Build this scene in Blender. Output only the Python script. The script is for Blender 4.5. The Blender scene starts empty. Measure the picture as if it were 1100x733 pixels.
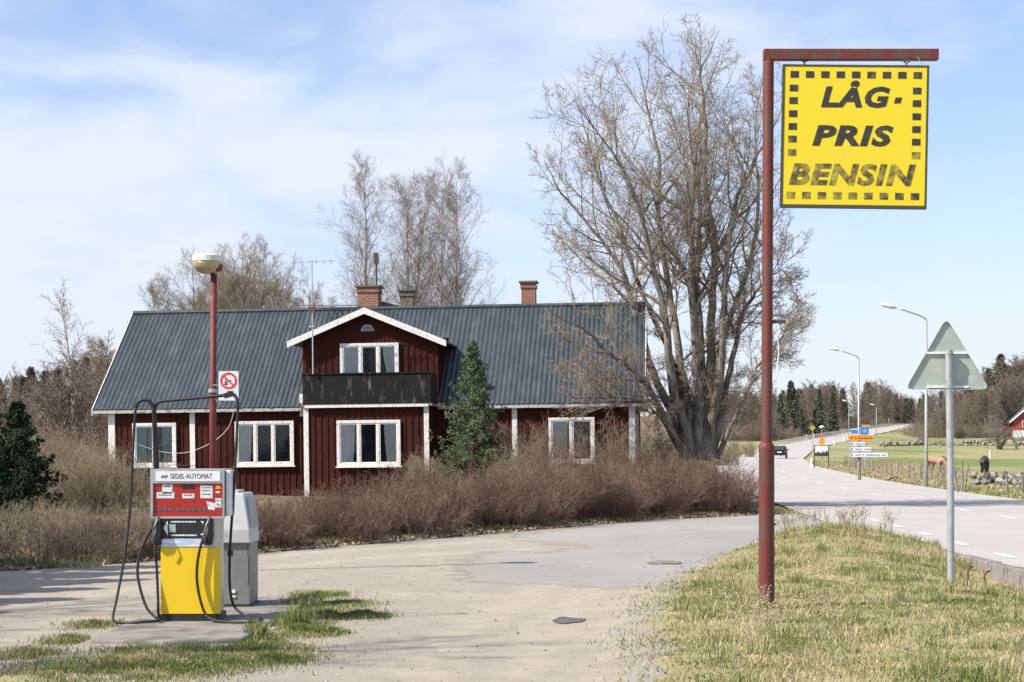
import bpy, math, random
import numpy as np
from mathutils import Vector, Matrix, noise as mnoise

S = bpy.context.scene
COL = S.collection
R = math.radians
PI = math.pi

# ------------------------------------------------------------------ camera, sky, sun, exposure
CAMZ = 1.65
cd = bpy.data.cameras.new('camera')
cam = bpy.data.objects.new('camera', cd); COL.objects.link(cam)
cam.location = (0, 0, CAMZ); cam.rotation_euler = (R(90), 0, 0)
cd.sensor_width = 36; cd.lens = 65.45; cd.shift_y = 0.1095
cd.clip_start = 0.1; cd.clip_end = 6000
S.camera = cam

SUN_EL, SUN_AZ = 42.0, 25.0            # elevation; degrees towards the viewer from due left
sv = Vector((-math.cos(R(SUN_AZ)) * math.cos(R(SUN_EL)), -math.sin(R(SUN_AZ)) * math.cos(R(SUN_EL)), math.sin(R(SUN_EL))))
sd = bpy.data.lights.new('sun', 'SUN'); so = bpy.data.objects.new('sun', sd); COL.objects.link(so)
sd.energy = 5.0; sd.angle = R(0.53); sd.color = (1.0, 0.945, 0.85)
so.rotation_euler = sv.to_track_quat('Z', 'Y').to_euler()

W = bpy.data.worlds.new('World'); S.world = W; W.use_nodes = True
nt = W.node_tree; N = nt.nodes; L = nt.links
bg = N['Background']; bg.inputs['Strength'].default_value = 0.125
sky = N.new('ShaderNodeTexSky'); sky.sky_type = 'NISHITA'; sky.sun_disc = False
sky.sun_elevation = R(SUN_EL); sky.sun_rotation = math.atan2(sv.x, sv.y)
sky.air_density = 1.0; sky.dust_density = 0.6; sky.ozone_density = 1.6; sky.altitude = 0
tc = N.new('ShaderNodeTexCoord')
# thin cloud veil: the direction is projected on a high cloud layer, so clouds flatten towards the horizon
sep = N.new('ShaderNodeSeparateXYZ'); L.new(tc.outputs['Generated'], sep.inputs[0])
def wmath(op, a, b=None):
    n = N.new('ShaderNodeMath'); n.operation = op
    for i, v in enumerate((a, b)):
        if v is None: continue
        if isinstance(v, (int, float)): n.inputs[i].default_value = v
        else: L.new(v, n.inputs[i])
    return n.outputs[0]
zc = wmath('ADD', wmath('MAXIMUM', sep.outputs[2], 0.0), 0.16)
cx = wmath('DIVIDE', sep.outputs[0], zc); cy = wmath('DIVIDE', sep.outputs[1], zc)
cmb = N.new('ShaderNodeCombineXYZ'); L.new(cx, cmb.inputs[0]); L.new(cy, cmb.inputs[1])
def wnoise(scale, detail, rough, dist, off):
    mp = N.new('ShaderNodeMapping'); L.new(cmb.outputs[0], mp.inputs[0])
    mp.inputs['Location'].default_value = off; mp.inputs['Scale'].default_value = (1.0, 0.8, 1)
    n = N.new('ShaderNodeTexNoise'); L.new(mp.outputs[0], n.inputs['Vector'])
    n.inputs['Scale'].default_value = scale; n.inputs['Detail'].default_value = detail
    n.inputs['Roughness'].default_value = rough; n.inputs['Distortion'].default_value = dist
    return n.outputs[0]
def wramp(fac, a, b, ca=0.0, cb=1.0):
    m = N.new('ShaderNodeMapRange'); m.interpolation_type = 'SMOOTHSTEP'
    L.new(fac, m.inputs[0]); m.inputs[1].default_value = a; m.inputs[2].default_value = b
    m.inputs[3].default_value = ca; m.inputs[4].default_value = cb
    return m.outputs[0]
n1 = wnoise(1.1, 9, 0.52, 0.6, (3.1, 1.7, 0)); n2 = wnoise(3.4, 10, 0.55, 0.5, (7.4, 2.2, 0))
left_bias = wramp(cx, -1.2, 0.8, 0.085, -0.04)             # more cloud to the left
cov = wmath('ADD', wmath('ADD', wmath('MULTIPLY', n1, 0.65), wmath('MULTIPLY', n2, 0.35)), left_bias)
cl = wramp(cov, 0.42, 0.64, 0.08, 0.82)
mix = N.new('ShaderNodeMix'); mix.data_type = 'RGBA'
tint = N.new('ShaderNodeMix'); tint.data_type = 'RGBA'; tint.blend_type = 'MULTIPLY'; tint.inputs[0].default_value = 1; tint.inputs[7].default_value = (.94, .945, 1.10, 1)
L.new(sky.outputs[0], tint.inputs[6]); L.new(cl, mix.inputs[0]); L.new(tint.outputs[2], mix.inputs[6]); mix.inputs[7].default_value = (5.05, 5.3, 5.8, 1)
# low haze of the horizon band
hz_ = wramp(sep.outputs[2], 0.0, 0.20, 0.62, 0.0)
mix2 = N.new('ShaderNodeMix'); mix2.data_type = 'RGBA'; L.new(hz_, mix2.inputs[0]); L.new(mix.outputs[2], mix2.inputs[6]); mix2.inputs[7].default_value = (4.45, 4.75, 5.6, 1)
L.new(mix2.outputs[2], bg.inputs['Color'])

S.view_settings.view_transform = 'Standard'; S.view_settings.look = 'None'
S.view_settings.exposure = 0.50; S.view_settings.gamma = 1
S.view_settings.use_curve_mapping = False
S.cycles.max_bounces = 6; S.cycles.diffuse_bounces = 3; S.cycles.transparent_max_bounces = 12
S.cycles.use_denoising = True

# ------------------------------------------------------------------ helpers
def at(px, py, Y):
    """point at distance Y whose measured position in the photograph is px, py"""
    return Vector(((px - 550) * Y / 2000.0, Y, CAMZ + (487 - py) * Y / 2000.0))
def xat(px, Y): return (px - 550) * Y / 2000.0

def tag(o, label=None, cat=None, group=None, kind=None):
    if label: o['label'] = label
    if cat: o['category'] = cat
    if group: o['group'] = group
    if kind: o['kind'] = kind
    return o
def empty(name, loc=(0, 0, 0), rot=(0, 0, 0), label=None, cat=None, group=None):
    o = bpy.data.objects.new(name, None); COL.objects.link(o)
    o.location = loc; o.rotation_euler = rot; o.empty_display_size = 0.2
    return tag(o, label, cat, group)
def link(name, me, mat, parent=None, smooth=False):
    o = bpy.data.objects.new(name, me); COL.objects.link(o)
    if mat is not None and len(me.materials) == 0: me.materials.append(mat)
    if smooth: me.polygons.foreach_set('use_smooth', [True] * len(me.polygons))
    if parent is not None: o.parent = parent
    return o
def copy_tree(o, parent=None):
    c = o.copy(); COL.objects.link(c); c.parent = parent
    for ch in list(o.children): copy_tree(ch, c)
    return c

class MB:
    def __init__(s): s.v = []; s.f = []; s.cuts = []
    def add(s, vs, fs):
        b = len(s.v); s.cuts.append((b, len(s.f))); s.v += [tuple(v) for v in vs]; s.f += [tuple(i + b for i in f) for f in fs]; return s
    def box(s, x0, x1, y0, y1, z0, z1):
        return s.add([(x0,y0,z0),(x1,y0,z0),(x1,y1,z0),(x0,y1,z0),(x0,y0,z1),(x1,y0,z1),(x1,y1,z1),(x0,y1,z1)],
                     [(0,3,2,1),(4,5,6,7),(0,1,5,4),(1,2,6,5),(2,3,7,6),(3,0,4,7)])
    def bar(s, a, b, w, h=None, up=(0, 0, 1)):
        h = h or w; a = Vector(a); b = Vector(b); d = (b - a).normalized(); up = Vector(up)
        if abs(d.dot(up)) > .98: up = Vector((1, 0, 0))
        u = d.cross(up).normalized() * w / 2; v = u.normalized().cross(d).normalized() * h / 2
        vs = [p + q for p in (a, b) for q in (-u - v, u - v, u + v, -u + v)]
        return s.add(vs, [(0,1,2,3),(7,6,5,4),(0,4,5,1),(1,5,6,2),(2,6,7,3),(3,7,4,0)])
    def tube(s, pts, r, k=10, cap=True):
        pts = [Vector(p) for p in pts]; n = len(pts)
        rs = r if hasattr(r, '__len__') else [r] * n
        t0 = (pts[1] - pts[0]).normalized(); ref = Vector((0, 0, 1)) if abs(t0.z) < .9 else Vector((1, 0, 0))
        u = t0.cross(ref).normalized(); vs = []
        for i, p in enumerate(pts):
            t = (pts[min(i + 1, n - 1)] - pts[max(i - 1, 0)]).normalized()
            u = (u - t * u.dot(t)).normalized(); v = t.cross(u)
            for j in range(k):
                a = 2 * PI * j / k; vs.append(p + (u * math.cos(a) + v * math.sin(a)) * rs[i])
        fs = [(i*k+j, i*k+(j+1) % k, (i+1)*k+(j+1) % k, (i+1)*k+j) for i in range(n - 1) for j in range(k)]
        if cap: fs += [tuple(reversed(range(k))), tuple(range((n - 1) * k, n * k))]
        return s.add(vs, fs)
    def cyl(s, a, b, r, k=16): return s.tube([a, b], r, k)
    def prism(s, pts, d):
        """closed polygon extruded by vector d"""
        pts = [Vector(p) for p in pts]; d = Vector(d); n = len(pts)
        return s.add(pts + [p + d for p in pts], [tuple(range(n)), tuple(reversed(range(n, 2 * n)))] +
                     [(i, i + n, (i + 1) % n + n, (i + 1) % n) for i in range(n)])
    def lathe(s, prof, k=24, c=(0, 0, 0), sy=1.0):
        vs = [(c[0] + r * math.cos(2*PI*j/k), c[1] + sy * r * math.sin(2*PI*j/k), c[2] + z) for r, z in prof for j in range(k)]
        n = len(prof)
        fs = [(i*k+j, i*k+(j+1) % k, (i+1)*k+(j+1) % k, (i+1)*k+j) for i in range(n - 1) for j in range(k)]
        fs += [tuple(reversed(range(k))), tuple(range((n - 1) * k, n * k))]
        return s.add(vs, fs)
    def each(s, name, mat, parent=None, **kw):
        """one mesh per added piece"""
        cs = s.cuts + [(len(s.v), len(s.f))]; out = []
        for (v0, f0), (v1, f1) in zip(cs[:-1], cs[1:]):
            m = MB(); m.v = s.v[v0:v1]; m.f = [tuple(i - v0 for i in f) for f in s.f[f0:f1]]; out.append(m.build(name, mat, parent, **kw))
        return out
    def build(s, name, mat, parent=None, smooth=False, bevel=0, auto=False):
        me = bpy.data.meshes.new(name); me.from_pydata(s.v, [], s.f)
        o = link(name, me, mat, parent)
        if smooth or auto:
            me.polygons.foreach_set('use_smooth', [True] * len(me.polygons))
            if auto: me.set_sharp_from_angle(angle=R(35))
        if bevel:
            m = o.modifiers.new('bevel', 'BEVEL'); m.width = bevel; m.segments = 2; m.limit_method = 'ANGLE'; m.angle_limit = R(40)
        return o

def mesh_np(name, V, F):
    """V (n,3) float, F (m,k) int"""
    me = bpy.data.meshes.new(name); V = np.asarray(V, np.float32); F = np.asarray(F, np.int32); m, k = F.shape
    me.vertices.add(len(V)); me.vertices.foreach_set('co', V.ravel())
    me.loops.add(m * k); me.loops.foreach_set('vertex_index', F.ravel())
    me.polygons.add(m); me.polygons.foreach_set('loop_start', np.arange(m, dtype=np.int32) * k)
    me.update(calc_edges=True); return me

def tubes_np(levels):
    """levels: list of (P (B,n,3), Rd (B,n), k) -> V, F(quads)"""
    Vs = []; Fs = []; off = 0
    for P, Rd, k in levels:
        B, n, _ = P.shape
        if B == 0: continue
        T = np.gradient(P, axis=1); T /= np.linalg.norm(T, axis=2, keepdims=True) + 1e-9
        T0 = T[:, :1]; ref = np.where(np.abs(T0[..., 2:3]) < .9, np.array([0, 0, 1.]), np.array([1., 0, 0]))
        U = np.cross(T, np.broadcast_to(ref, T.shape)); U /= np.linalg.norm(U, axis=2, keepdims=True) + 1e-9
        Vv = np.cross(T, U)
        a = np.arange(k) * 2 * PI / k
        ring = P[:, :, None] + Rd[:, :, None, None] * (np.cos(a)[None, None, :, None] * U[:, :, None] + np.sin(a)[None, None, :, None] * Vv[:, :, None])
        Vs.append(ring.reshape(-1, 3))
        b = (np.arange(B) * n * k)[:, None, None]; i = (np.arange(n - 1) * k)[None, :, None]; j = np.arange(k)[None, None, :]; j2 = (j + 1) % k
        F = np.stack([b + i + j, b + i + j2, b + i + k + j2, b + i + k + j], axis=-1).reshape(-1, 4) + off
        Fs.append(F); off += B * n * k
    return np.concatenate(Vs), np.concatenate(Fs)

def seed_paths(p0, d, length, r0, n, rng, wig=0.05, up=0.0, taper=0.8):
    """B polylines grown from points p0 along d"""
    B = len(p0); P = np.zeros((B, n, 3)); P[:, 0] = p0; D = d / (np.linalg.norm(d, axis=1, keepdims=True) + 1e-9)
    step = (length / (n - 1))[:, None]
    for i in range(1, n):
        P[:, i] = P[:, i-1] + D * step
        D = D + rng.normal(0, wig, (B, 3)) + np.array([0, 0, up]); D /= np.linalg.norm(D, axis=1, keepdims=True)
    Rd = r0[:, None] * (1 - taper * np.linspace(0, 1, n)[None])
    return P, Rd
def grow(P, Rd, m, rng, tmin=.2, tmax=1., ang=45, asd=8, lr=.5, fall=.5, rr=.6, rmin=.003, n=4, wig=.08, up=.03, taper=.75, minlen=.1):
    B, np_, _ = P.shape
    t = tmin + (tmax - tmin) * (np.arange(m)[None] + rng.random((B, m))) / m
    x = t * (np_ - 1) * .9999; i = x.astype(int); f = (x - i)[..., None]; bi = np.arange(B)[:, None]
    s = P[bi, i] * (1 - f) + P[bi, i+1] * f
    T = P[bi, i+1] - P[bi, i]; T /= np.linalg.norm(T, axis=2, keepdims=True) + 1e-9
    Lp = np.linalg.norm(np.diff(P, axis=1), axis=2).sum(1)[:, None]
    r = (Rd[bi, i] * (1 - f[..., 0]) + Rd[bi, i+1] * f[..., 0])
    ref = np.where(np.abs(T[..., 2:3]) < .9, np.array([0, 0, 1.]), np.array([1., 0, 0]))
    U = np.cross(T, ref); U /= np.linalg.norm(U, axis=2, keepdims=True); V = np.cross(T, U)
    az = (np.arange(m)[None] * 2.4 + rng.random((B, 1)) * 6.28 + rng.normal(0, .5, (B, m)))[..., None]
    an = np.radians(rng.normal(ang, asd, (B, m)))[..., None]
    D = np.cos(an) * T + np.sin(an) * (np.cos(az) * U + np.sin(az) * V)
    ln = Lp * lr * (1 - fall * (t - tmin) / (tmax - tmin + 1e-6)) * rng.uniform(.6, 1.2, (B, m))
    ln = np.maximum(ln, minlen)
    r0 = np.clip(r * rr * rng.uniform(.7, 1.1, (B, m)), rmin, None)
    return seed_paths(s.reshape(-1, 3), D.reshape(-1, 3), ln.ravel(), r0.ravel(), n, rng, wig, up, taper)

def catmull(pts, sub=6):
    pts = [Vector(p) for p in pts]; out = []
    for i in range(len(pts) - 1):
        p0 = pts[max(i-1, 0)]; p1 = pts[i]; p2 = pts[i+1]; p3 = pts[min(i+2, len(pts)-1)]
        for k in range(sub):
            t = k / sub
            out.append(.5 * ((2*p1) + (p2-p0)*t + (2*p0-5*p1+4*p2-p3)*t*t + (3*p1-p0-3*p2+p3)*t**3))
    out.append(pts[-1]); return out

def text_mesh(body, name, mat, parent, cx, cz, w, h, y, ref=None, shear=0.0, bold=0.0, depth=0.004, tilt=0.0):
    """flat raised lettering in the x-z plane facing -y, centred at cx, cz, the reference string scaled to w x h"""
    def mk(s_):
        c = bpy.data.curves.new(name, 'FONT'); c.body = s_; c.shear = shear; c.offset = bold; c.extrude = 0.0; c.space_character = 1.0 + bold * 2.6; c.size = 1; c.resolution_u = 3
        o = bpy.data.objects.new(name, c); COL.objects.link(o); bpy.context.view_layer.update()
        me = bpy.data.meshes.new_from_object(o.evaluated_get(bpy.context.evaluated_depsgraph_get()))
        bpy.data.objects.remove(o); bpy.data.curves.remove(c); return me
    me = mk(body); rf = me if ref is None else mk(ref)
    a = np.array([v.co[:] for v in rf.vertices]); lo = a.min(0); hi = a.max(0)
    sx = w / (hi[0] - lo[0]); sz = h / (hi[1] - lo[1]); mx = (hi[0] + lo[0]) / 2; mz = (hi[1] + lo[1]) / 2
    vs = [(cx + (v.co.x - mx) * sx, y, cz + (v.co.y - mz) * sz) for v in me.vertices]
    fs = [tuple(p.vertices) for p in me.polygons]
    m2 = bpy.data.meshes.new(name); m2.from_pydata(vs, [], fs)
    o = link(name, m2, mat, parent)
    sm = o.modifiers.new('t', 'SOLIDIFY'); sm.thickness = depth; sm.offset = 0
    return o

# ------------------------------------------------------------------ materials
def new_mat(name):
    m = bpy.data.materials.new(name); m.use_nodes = True
    return m, m.node_tree.nodes, m.node_tree.links, m.node_tree.nodes['Principled BSDF']
def c4(c): return (c[0], c[1], c[2], 1)
def _noise(nd, lk, scale, detail=6, rough=.6, vec=None, dist=0, coord='Object', mscale=None, w=None):
    n = nd.new('ShaderNodeTexNoise'); n.inputs['Scale'].default_value = scale; n.inputs['Detail'].default_value = detail
    n.inputs['Roughness'].default_value = rough; n.inputs['Distortion'].default_value = dist
    if vec is None:
        if coord == 'pos': vec = nd.new('ShaderNodeNewGeometry').outputs['Position']
        else: vec = nd.new('ShaderNodeTexCoord').outputs[coord]
    if mscale:
        mp = nd.new('ShaderNodeMapping'); mp.inputs['Scale'].default_value = mscale; lk.new(vec, mp.inputs[0]); vec = mp.outputs[0]
    lk.new(vec, n.inputs['Vector']); return n.outputs[0]
def _range(nd, lk, f, a, b, c=0., d=1.):
    m = nd.new('ShaderNodeMapRange'); m.interpolation_type = 'SMOOTHSTEP'; lk.new(f, m.inputs[0])
    for i, v in enumerate((a, b, c, d)): m.inputs[i + 1].default_value = v
    return m.outputs[0]
def _mix(nd, lk, f, a, b, mode='MIX'):
    m = nd.new('ShaderNodeMix'); m.data_type = 'RGBA'; m.blend_type = mode
    for sock, v in ((m.inputs[0], f), (m.inputs[6], a), (m.inputs[7], b)):
        if isinstance(v, (int, float)): sock.default_value = v
        elif isinstance(v, tuple): sock.default_value = c4(v)
        else: lk.new(v, sock)
    return m.outputs[2]
def _bump(nd, lk, bs, h, strength=.4, dist=.02):
    b = nd.new('ShaderNodeBump'); b.inputs['Strength'].default_value = strength; b.inputs['Distance'].default_value = dist
    lk.new(h, b.inputs['Height']); lk.new(b.outputs[0], bs.inputs['Normal'])
def paint(name, col, rough=.5, dirt=None, dscale=6, da=.5, db=.75, metal=0., bump=0., spec=.5, fine=0.12, stretch=None):
    """painted or plain surface with worn patches of a second colour and slight tone variation"""
    m, nd, lk, bs = new_mat(name)
    base = _mix(nd, lk, _noise(nd, lk, dscale * 2.3, 5, .6), tuple(c * (1 - fine) for c in col), tuple(min(1, c * (1 + fine)) for c in col))
    if dirt is not None:
        f = _range(nd, lk, _noise(nd, lk, dscale, 8, .65, mscale=stretch), da, db)
        base = _mix(nd, lk, f, base, dirt)
    lk.new(base, bs.inputs['Base Color']); bs.inputs['Roughness'].default_value = rough
    bs.inputs['Metallic'].default_value = metal; bs.inputs['Specular IOR Level'].default_value = spec
    if bump: _bump(nd, lk, bs, _noise(nd, lk, dscale * 6, 6, .6), bump, .01)
    return m
def island_mat(name, cols, rough=.85, clump=None, cscale=1.0, trans=0.0, coord='pos'):
    """colour picked per blade, twig or leaf, shifted by slow noise"""
    m, nd, lk, bs = new_mat(name)
    g = nd.new('ShaderNodeNewGeometry'); f = g.outputs['Random Per Island']
    if clump is not None:
        n = _range(nd, lk, _noise(nd, lk, cscale, 4, .6, coord=coord), .35, .65, -clump, clump)
        a = nd.new('ShaderNodeMath'); a.operation = 'ADD'; a.use_clamp = True; lk.new(f, a.inputs[0]); lk.new(n, a.inputs[1]); f = a.outputs[0]
    r = nd.new('ShaderNodeValToRGB'); lk.new(f, r.inputs[0]); e = r.color_ramp.elements
    while len(e) < len(cols): e.new(.5)
    for i, (p, c) in enumerate(cols): e[i].position = p; e[i].color = c4(c)
    lk.new(r.outputs[0], bs.inputs['Base Color']); bs.inputs['Roughness'].default_value = rough
    bs.inputs['Specular IOR Level'].default_value = .25
    if trans:
        t = nd.new('ShaderNodeBsdfTranslucent'); lk.new(r.outputs[0], t.inputs[0])
        mx = nd.new('ShaderNodeMixShader'); mx.inputs[0].default_value = trans
        lk.new(bs.outputs[0], mx.inputs[1]); lk.new(t.outputs[0], mx.inputs[2]); lk.new(mx.outputs[0], nd['Material Output'].inputs[0])
    return m

M = {}
M['white_wood'] = paint('white_wood', (.74, .73, .70), .7, (.36, .32, .28), 9, .54, .70, bump=.3, stretch=(3, 3, 1))
M['white_worn'] = paint('white_worn', (.72, .71, .68), .75, (.34, .29, .25), 10, .51, .68, bump=.4, stretch=(2.5, 2.5, 1))
M['falu_red'] = paint('falu_red', (.064, .0185, .0135), .9, (.036, .016, .0125), 2.2, .42, .7, bump=.5, stretch=(5, 5, .5), spec=.1, fine=.3)
M['roof_sheet'] = paint('roof_sheet', (.034, .046, .056), .5, (.070, .083, .090), 1.6, .42, .75, bump=.1, spec=.4, fine=.22, stretch=(1.6, .5, .5))
M['dark_board'] = paint('dark_board', (.014, .0135, .0135), .85, (.15, .14, .13), 3.2, .53, .72, bump=.4, stretch=(2.2, 2, .55), spec=.2)
M['red_post'] = paint('red_post', (.135, .024, .018), .6, (.10, .050, .036), 6, .42, .62, bump=.25, stretch=(1, 1, .4))
M['red_lamp_post'] = paint('red_lamp_post', (.13, .020, .017), .6, (.30, .16, .12), 7, .6, .7, bump=.25)
M['steel'] = paint('steel', (.46, .47, .47), .42, (.30, .30, .29), 5, .5, .8, metal=.5)
M['silver'] = paint('silver', (.50, .50, .49), .35, (.32, .30, .27), 4, .5, .75, metal=.7, bump=.05)
M['galv'] = paint('galv', (.40, .42, .42), .5, (.27, .28, .28), 9, .45, .75, metal=.35)
M['rubber'] = paint('rubber', (.010, .010, .0105), .6, (.04, .037, .034), 8, .55, .8)
M['black'] = paint('black', (.015, .015, .016), .5)
M['yellow_pump'] = paint('yellow_pump', (.76, .51, .010), .42, (.50, .34, .05), 3.5, .6, .85, bump=.03, fine=.05)
M['yellow_sign'] = paint('yellow_sign', (.70, .55, .014), .5, (.66, .52, .05), 2, .5, .8, fine=.03)
M['pump_red'] = paint('pump_red', (.36, .022, .016), .3, (.20, .02, .018), 4, .5, .8)
M['pump_white'] = paint('pump_white', (.74, .75, .76), .35, (.55, .55, .54), 5, .6, .8)
M['grey_cab'] = paint('grey_cab', (.50, .51, .51), .5, (.30, .26, .22), 4, .55, .75, bump=.1, metal=.2)
M['grey_cab_low'] = paint('grey_cab_low', (.24, .235, .225), .5, (.13, .11, .095), 3.5, .48, .72, bump=.15, metal=.3, stretch=(1.5, 1.5, .6))
M['navy_ink'] = paint('navy_ink', (.10, .10, .14), .5)
M['sticker'] = paint('sticker', (.66, .68, .66), .5, (.35, .37, .4), 40, .52, .6)
M['blue_strip'] = paint('blue_strip', (.42, .52, .66), .3, (.75, .77, .8), 14, .48, .56, stretch=(.6, 1, 3))
M['lamp_cap'] = paint('lamp_cap', (.66, .66, .62), .5, (.42, .40, .34), 8, .5, .75)
M['sign_back'] = paint('sign_back', (.36, .43, .38), .6, (.48, .49, .42), 4, .45, .75, bump=.05, metal=.15)
M['brick'] = None
M['orange'] = paint('orange', (.90, .30, .02), .5)
M['sign_white'] = paint('sign_white', (.75, .77, .78), .5)
M['sign_blue'] = paint('sign_blue', (.03, .22, .68), .5)
M['stop_red'] = paint('stop_red', (.72, .03, .03), .5)
M['kerb'] = paint('kerb', (.26, .235, .22), .9, (.16, .14, .12), 5, .45, .65, bump=.8, spec=.2)
M['rust'] = paint('rust', (.16, .06, .035), .8, (.07, .035, .025), 20, .5, .6, bump=.4)
M['stone'] = paint('stone', (.30, .28, .25), .9, (.08, .07, .06), 2.0, .45, .6, bump=.8, spec=.2)
M['post_wood'] = paint('post_wood', (.24, .21, .175), .9, (.12, .10, .085), 6, .45, .65, bump=.5, stretch=(4, 4, 1))
M['black_coat'] = paint('black_coat', (.018, .015, .014), .6, (.05, .035, .03), 3, .5, .8)
M['tan_coat'] = paint('tan_coat', (.34, .215, .135), .7, (.24, .13, .08), 3, .45, .65)
M['mane'] = paint('mane', (.10, .045, .03), .8)
M['car_paint'] = paint('car_paint', (.012, .013, .016), .22)
M['car_glass'] = paint('car_glass', (.05, .06, .07), .1)
M['far_red'] = paint('far_red', (.32, .07, .05), .9)
M['far_roof'] = paint('far_roof', (.10, .10, .11), .8)
M['concrete'] = paint('concrete', (.27, .25, .22), .9, (.15, .135, .115), 2.4, .42, .66, bump=.5, spec=.2)
M['curtain'] = paint('curtain', (.78, .75, .70), .9)
M['curtain_green'] = paint('curtain_green', (.30, .40, .38), .9)
M['interior'] = paint('interior', (.018, .018, .02), .9)
M['faded_ink'] = paint('faded_ink', (.035, .030, .022), .55, (.34, .27, .03), 7, .48, .75)
M['faded_more'] = paint('faded_more', (.05, .040, .022), .55, (.44, .35, .035), 8, .36, .70)
M['ink'] = paint('ink', (.03, .027, .022), .5, (.09, .075, .03), 6, .5, .8)
M['rim_dark'] = paint('rim_dark', (.055, .05, .035), .6)
M['birch'] = paint('birch', (.50, .46, .42), .8, (.09, .08, .07), 3, .52, .62, stretch=(1, 1, 2.5))

def glass_mat(name, tint, transp):
    m, nd, lk, bs = new_mat(name)
    g = nd.new('ShaderNodeBsdfGlossy'); g.inputs[0].default_value = (.55, .58, .62, 1); g.inputs['Roughness'].default_value = .03
    t = nd.new('ShaderNodeBsdfTransparent'); t.inputs[0].default_value = c4(tint)
    lw = nd.new('ShaderNodeLayerWeight'); lw.inputs[0].default_value = .25
    f = _range(nd, lk, lw.outputs['Fresnel'], 0, 1, 1 - transp, 1)
    mx = nd.new('ShaderNodeMixShader'); lk.new(f, mx.inputs[0]); lk.new(t.outputs[0], mx.inputs[1]); lk.new(g.outputs[0], mx.inputs[2])
    lk.new(mx.outputs[0], nd['Material Output'].inputs[0]); return m
M['glass'] = glass_mat('window_glass', (.9, .93, .94), .96)
M['lens'] = paint('lens', (.42, .36, .20), .25, (.16, .12, .05), 5, .45, .7, spec=.6)

def brick_mat():
    m, nd, lk, bs = new_mat('brick')
    t = nd.new('ShaderNodeTexCoord'); b = nd.new('ShaderNodeTexBrick')
    mp = nd.new('ShaderNodeMapping'); mp.inputs['Rotation'].default_value = (R(90), 0, 0); lk.new(t.outputs['Object'], mp.inputs[0]); lk.new(mp.outputs[0], b.inputs[0])
    b.inputs['Color1'].default_value = (.30, .105, .06, 1); b.inputs['Color2'].default_value = (.20, .075, .05, 1); b.inputs['Mortar'].default_value = (.30, .26, .22, 1)
    b.inputs['Scale'].default_value = 1; b.inputs['Brick Width'].default_value = .2; b.inputs['Row Height'].default_value = .072; b.inputs['Mortar Size'].default_value = .008
    f = _range(nd, lk, _noise(nd, lk, 4, 6, .6), .5, .75)
    lk.new(_mix(nd, lk, f, b.outputs[0], (.10, .07, .055)), bs.inputs['Base Color']); bs.inputs['Roughness'].default_value = .9
    return m
M['brick'] = brick_mat()
def bark(name, a, b, sc=2.5):
    m, nd, lk, bs = new_mat(name)
    n = _noise(nd, lk, sc, 8, .65, mscale=(3, 3, .6))
    lk.new(_mix(nd, lk, _range(nd, lk, n, .35, .65), a, b), bs.inputs['Base Color']); bs.inputs['Roughness'].default_value = .9
    bs.inputs['Specular IOR Level'].default_value = .2
    _bump(nd, lk, bs, _noise(nd, lk, sc * 5, 6, .6, mscale=(3, 3, .5)), .6, .03); return m
M['bark'] = bark('bark', (.10, .085, .066), (.27, .24, .20))
M['bark_far'] = bark('bark_far', (.10, .08, .065), (.20, .17, .145))
M['bark_spruce'] = bark('bark_spruce', (.08, .055, .04), (.14, .10, .08))
M['twig_big'] = island_mat('twig_big', [(0, (.17, .14, .105)), (.5, (.28, .235, .18)), (1, (.38, .30, .21))])
M['twig_birch'] = island_mat('twig_birch', [(0, (.15, .11, .09)), (.6, (.26, .20, .165)), (1, (.36, .30, .25))])
M['twig_far'] = island_mat('twig_far', [(0, (.13, .095, .072)), (.5, (.21, .165, .125)), (1, (.29, .245, .18))], clump=.4, cscale=.03)
M['twig_red'] = island_mat('twig_red', [(0, (.080, .050, .038)), (.5, (.18, .112, .082)), (1, (.33, .225, .165))], clump=.4, cscale=1.1)
M['twig_pale'] = island_mat('twig_pale', [(0, (.14, .105, .07)), (.5, (.24, .19, .13)), (1, (.34, .29, .19))], clump=.3, cscale=.8)
M['twig_mid'] = island_mat('twig_mid', [(0, (.11, .08, .058)), (.5, (.22, .165, .12)), (1, (.36, .29, .21))], clump=.4, cscale=1.1)
M['needle'] = island_mat('needle', [(0, (.055, .095, .055)), (.5, (.125, .18, .09)), (1, (.25, .30, .15))], clump=.3, cscale=1.6)
M['needle_dark'] = island_mat('needle_dark', [(0, (.014, .028, .016)), (.6, (.032, .058, .030)), (1, (.075, .105, .05))], clump=.3, cscale=1.0)
M['needle_far'] = island_mat('needle_far', [(0, (.07, .09, .06)), (.6, (.12, .145, .09)), (1, (.19, .20, .13))], clump=.2, cscale=.2)
M['blade'] = island_mat('blade', [(0, (.13, .17, .048)), (.26, (.20, .25, .075)), (.44, (.35, .33, .14)), (.7, (.46, .40, .22)), (1, (.54, .47, .30))], clump=.5, cscale=1.1, trans=.25)
M['blade_green'] = island_mat('blade_green', [(0, (.10, .14, .035)), (.45, (.17, .21, .06)), (.75, (.31, .30, .13)), (1, (.46, .40, .23))], clump=.4, cscale=1.5, trans=.25)
M['straw'] = island_mat('straw', [(0, (.36, .30, .17)), (.5, (.48, .42, .25)), (1, (.26, .20, .12))])
M['dead_leaf'] = island_mat('dead_leaf', [(0, (.17, .11, .07)), (.5, (.30, .21, .14)), (1, (.46, .37, .27))])
M['gravel_stone'] = island_mat('gravel_stone', [(0, (.18, .165, .145)), (.5, (.30, .27, .235)), (1, (.42, .39, .34))])

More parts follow.
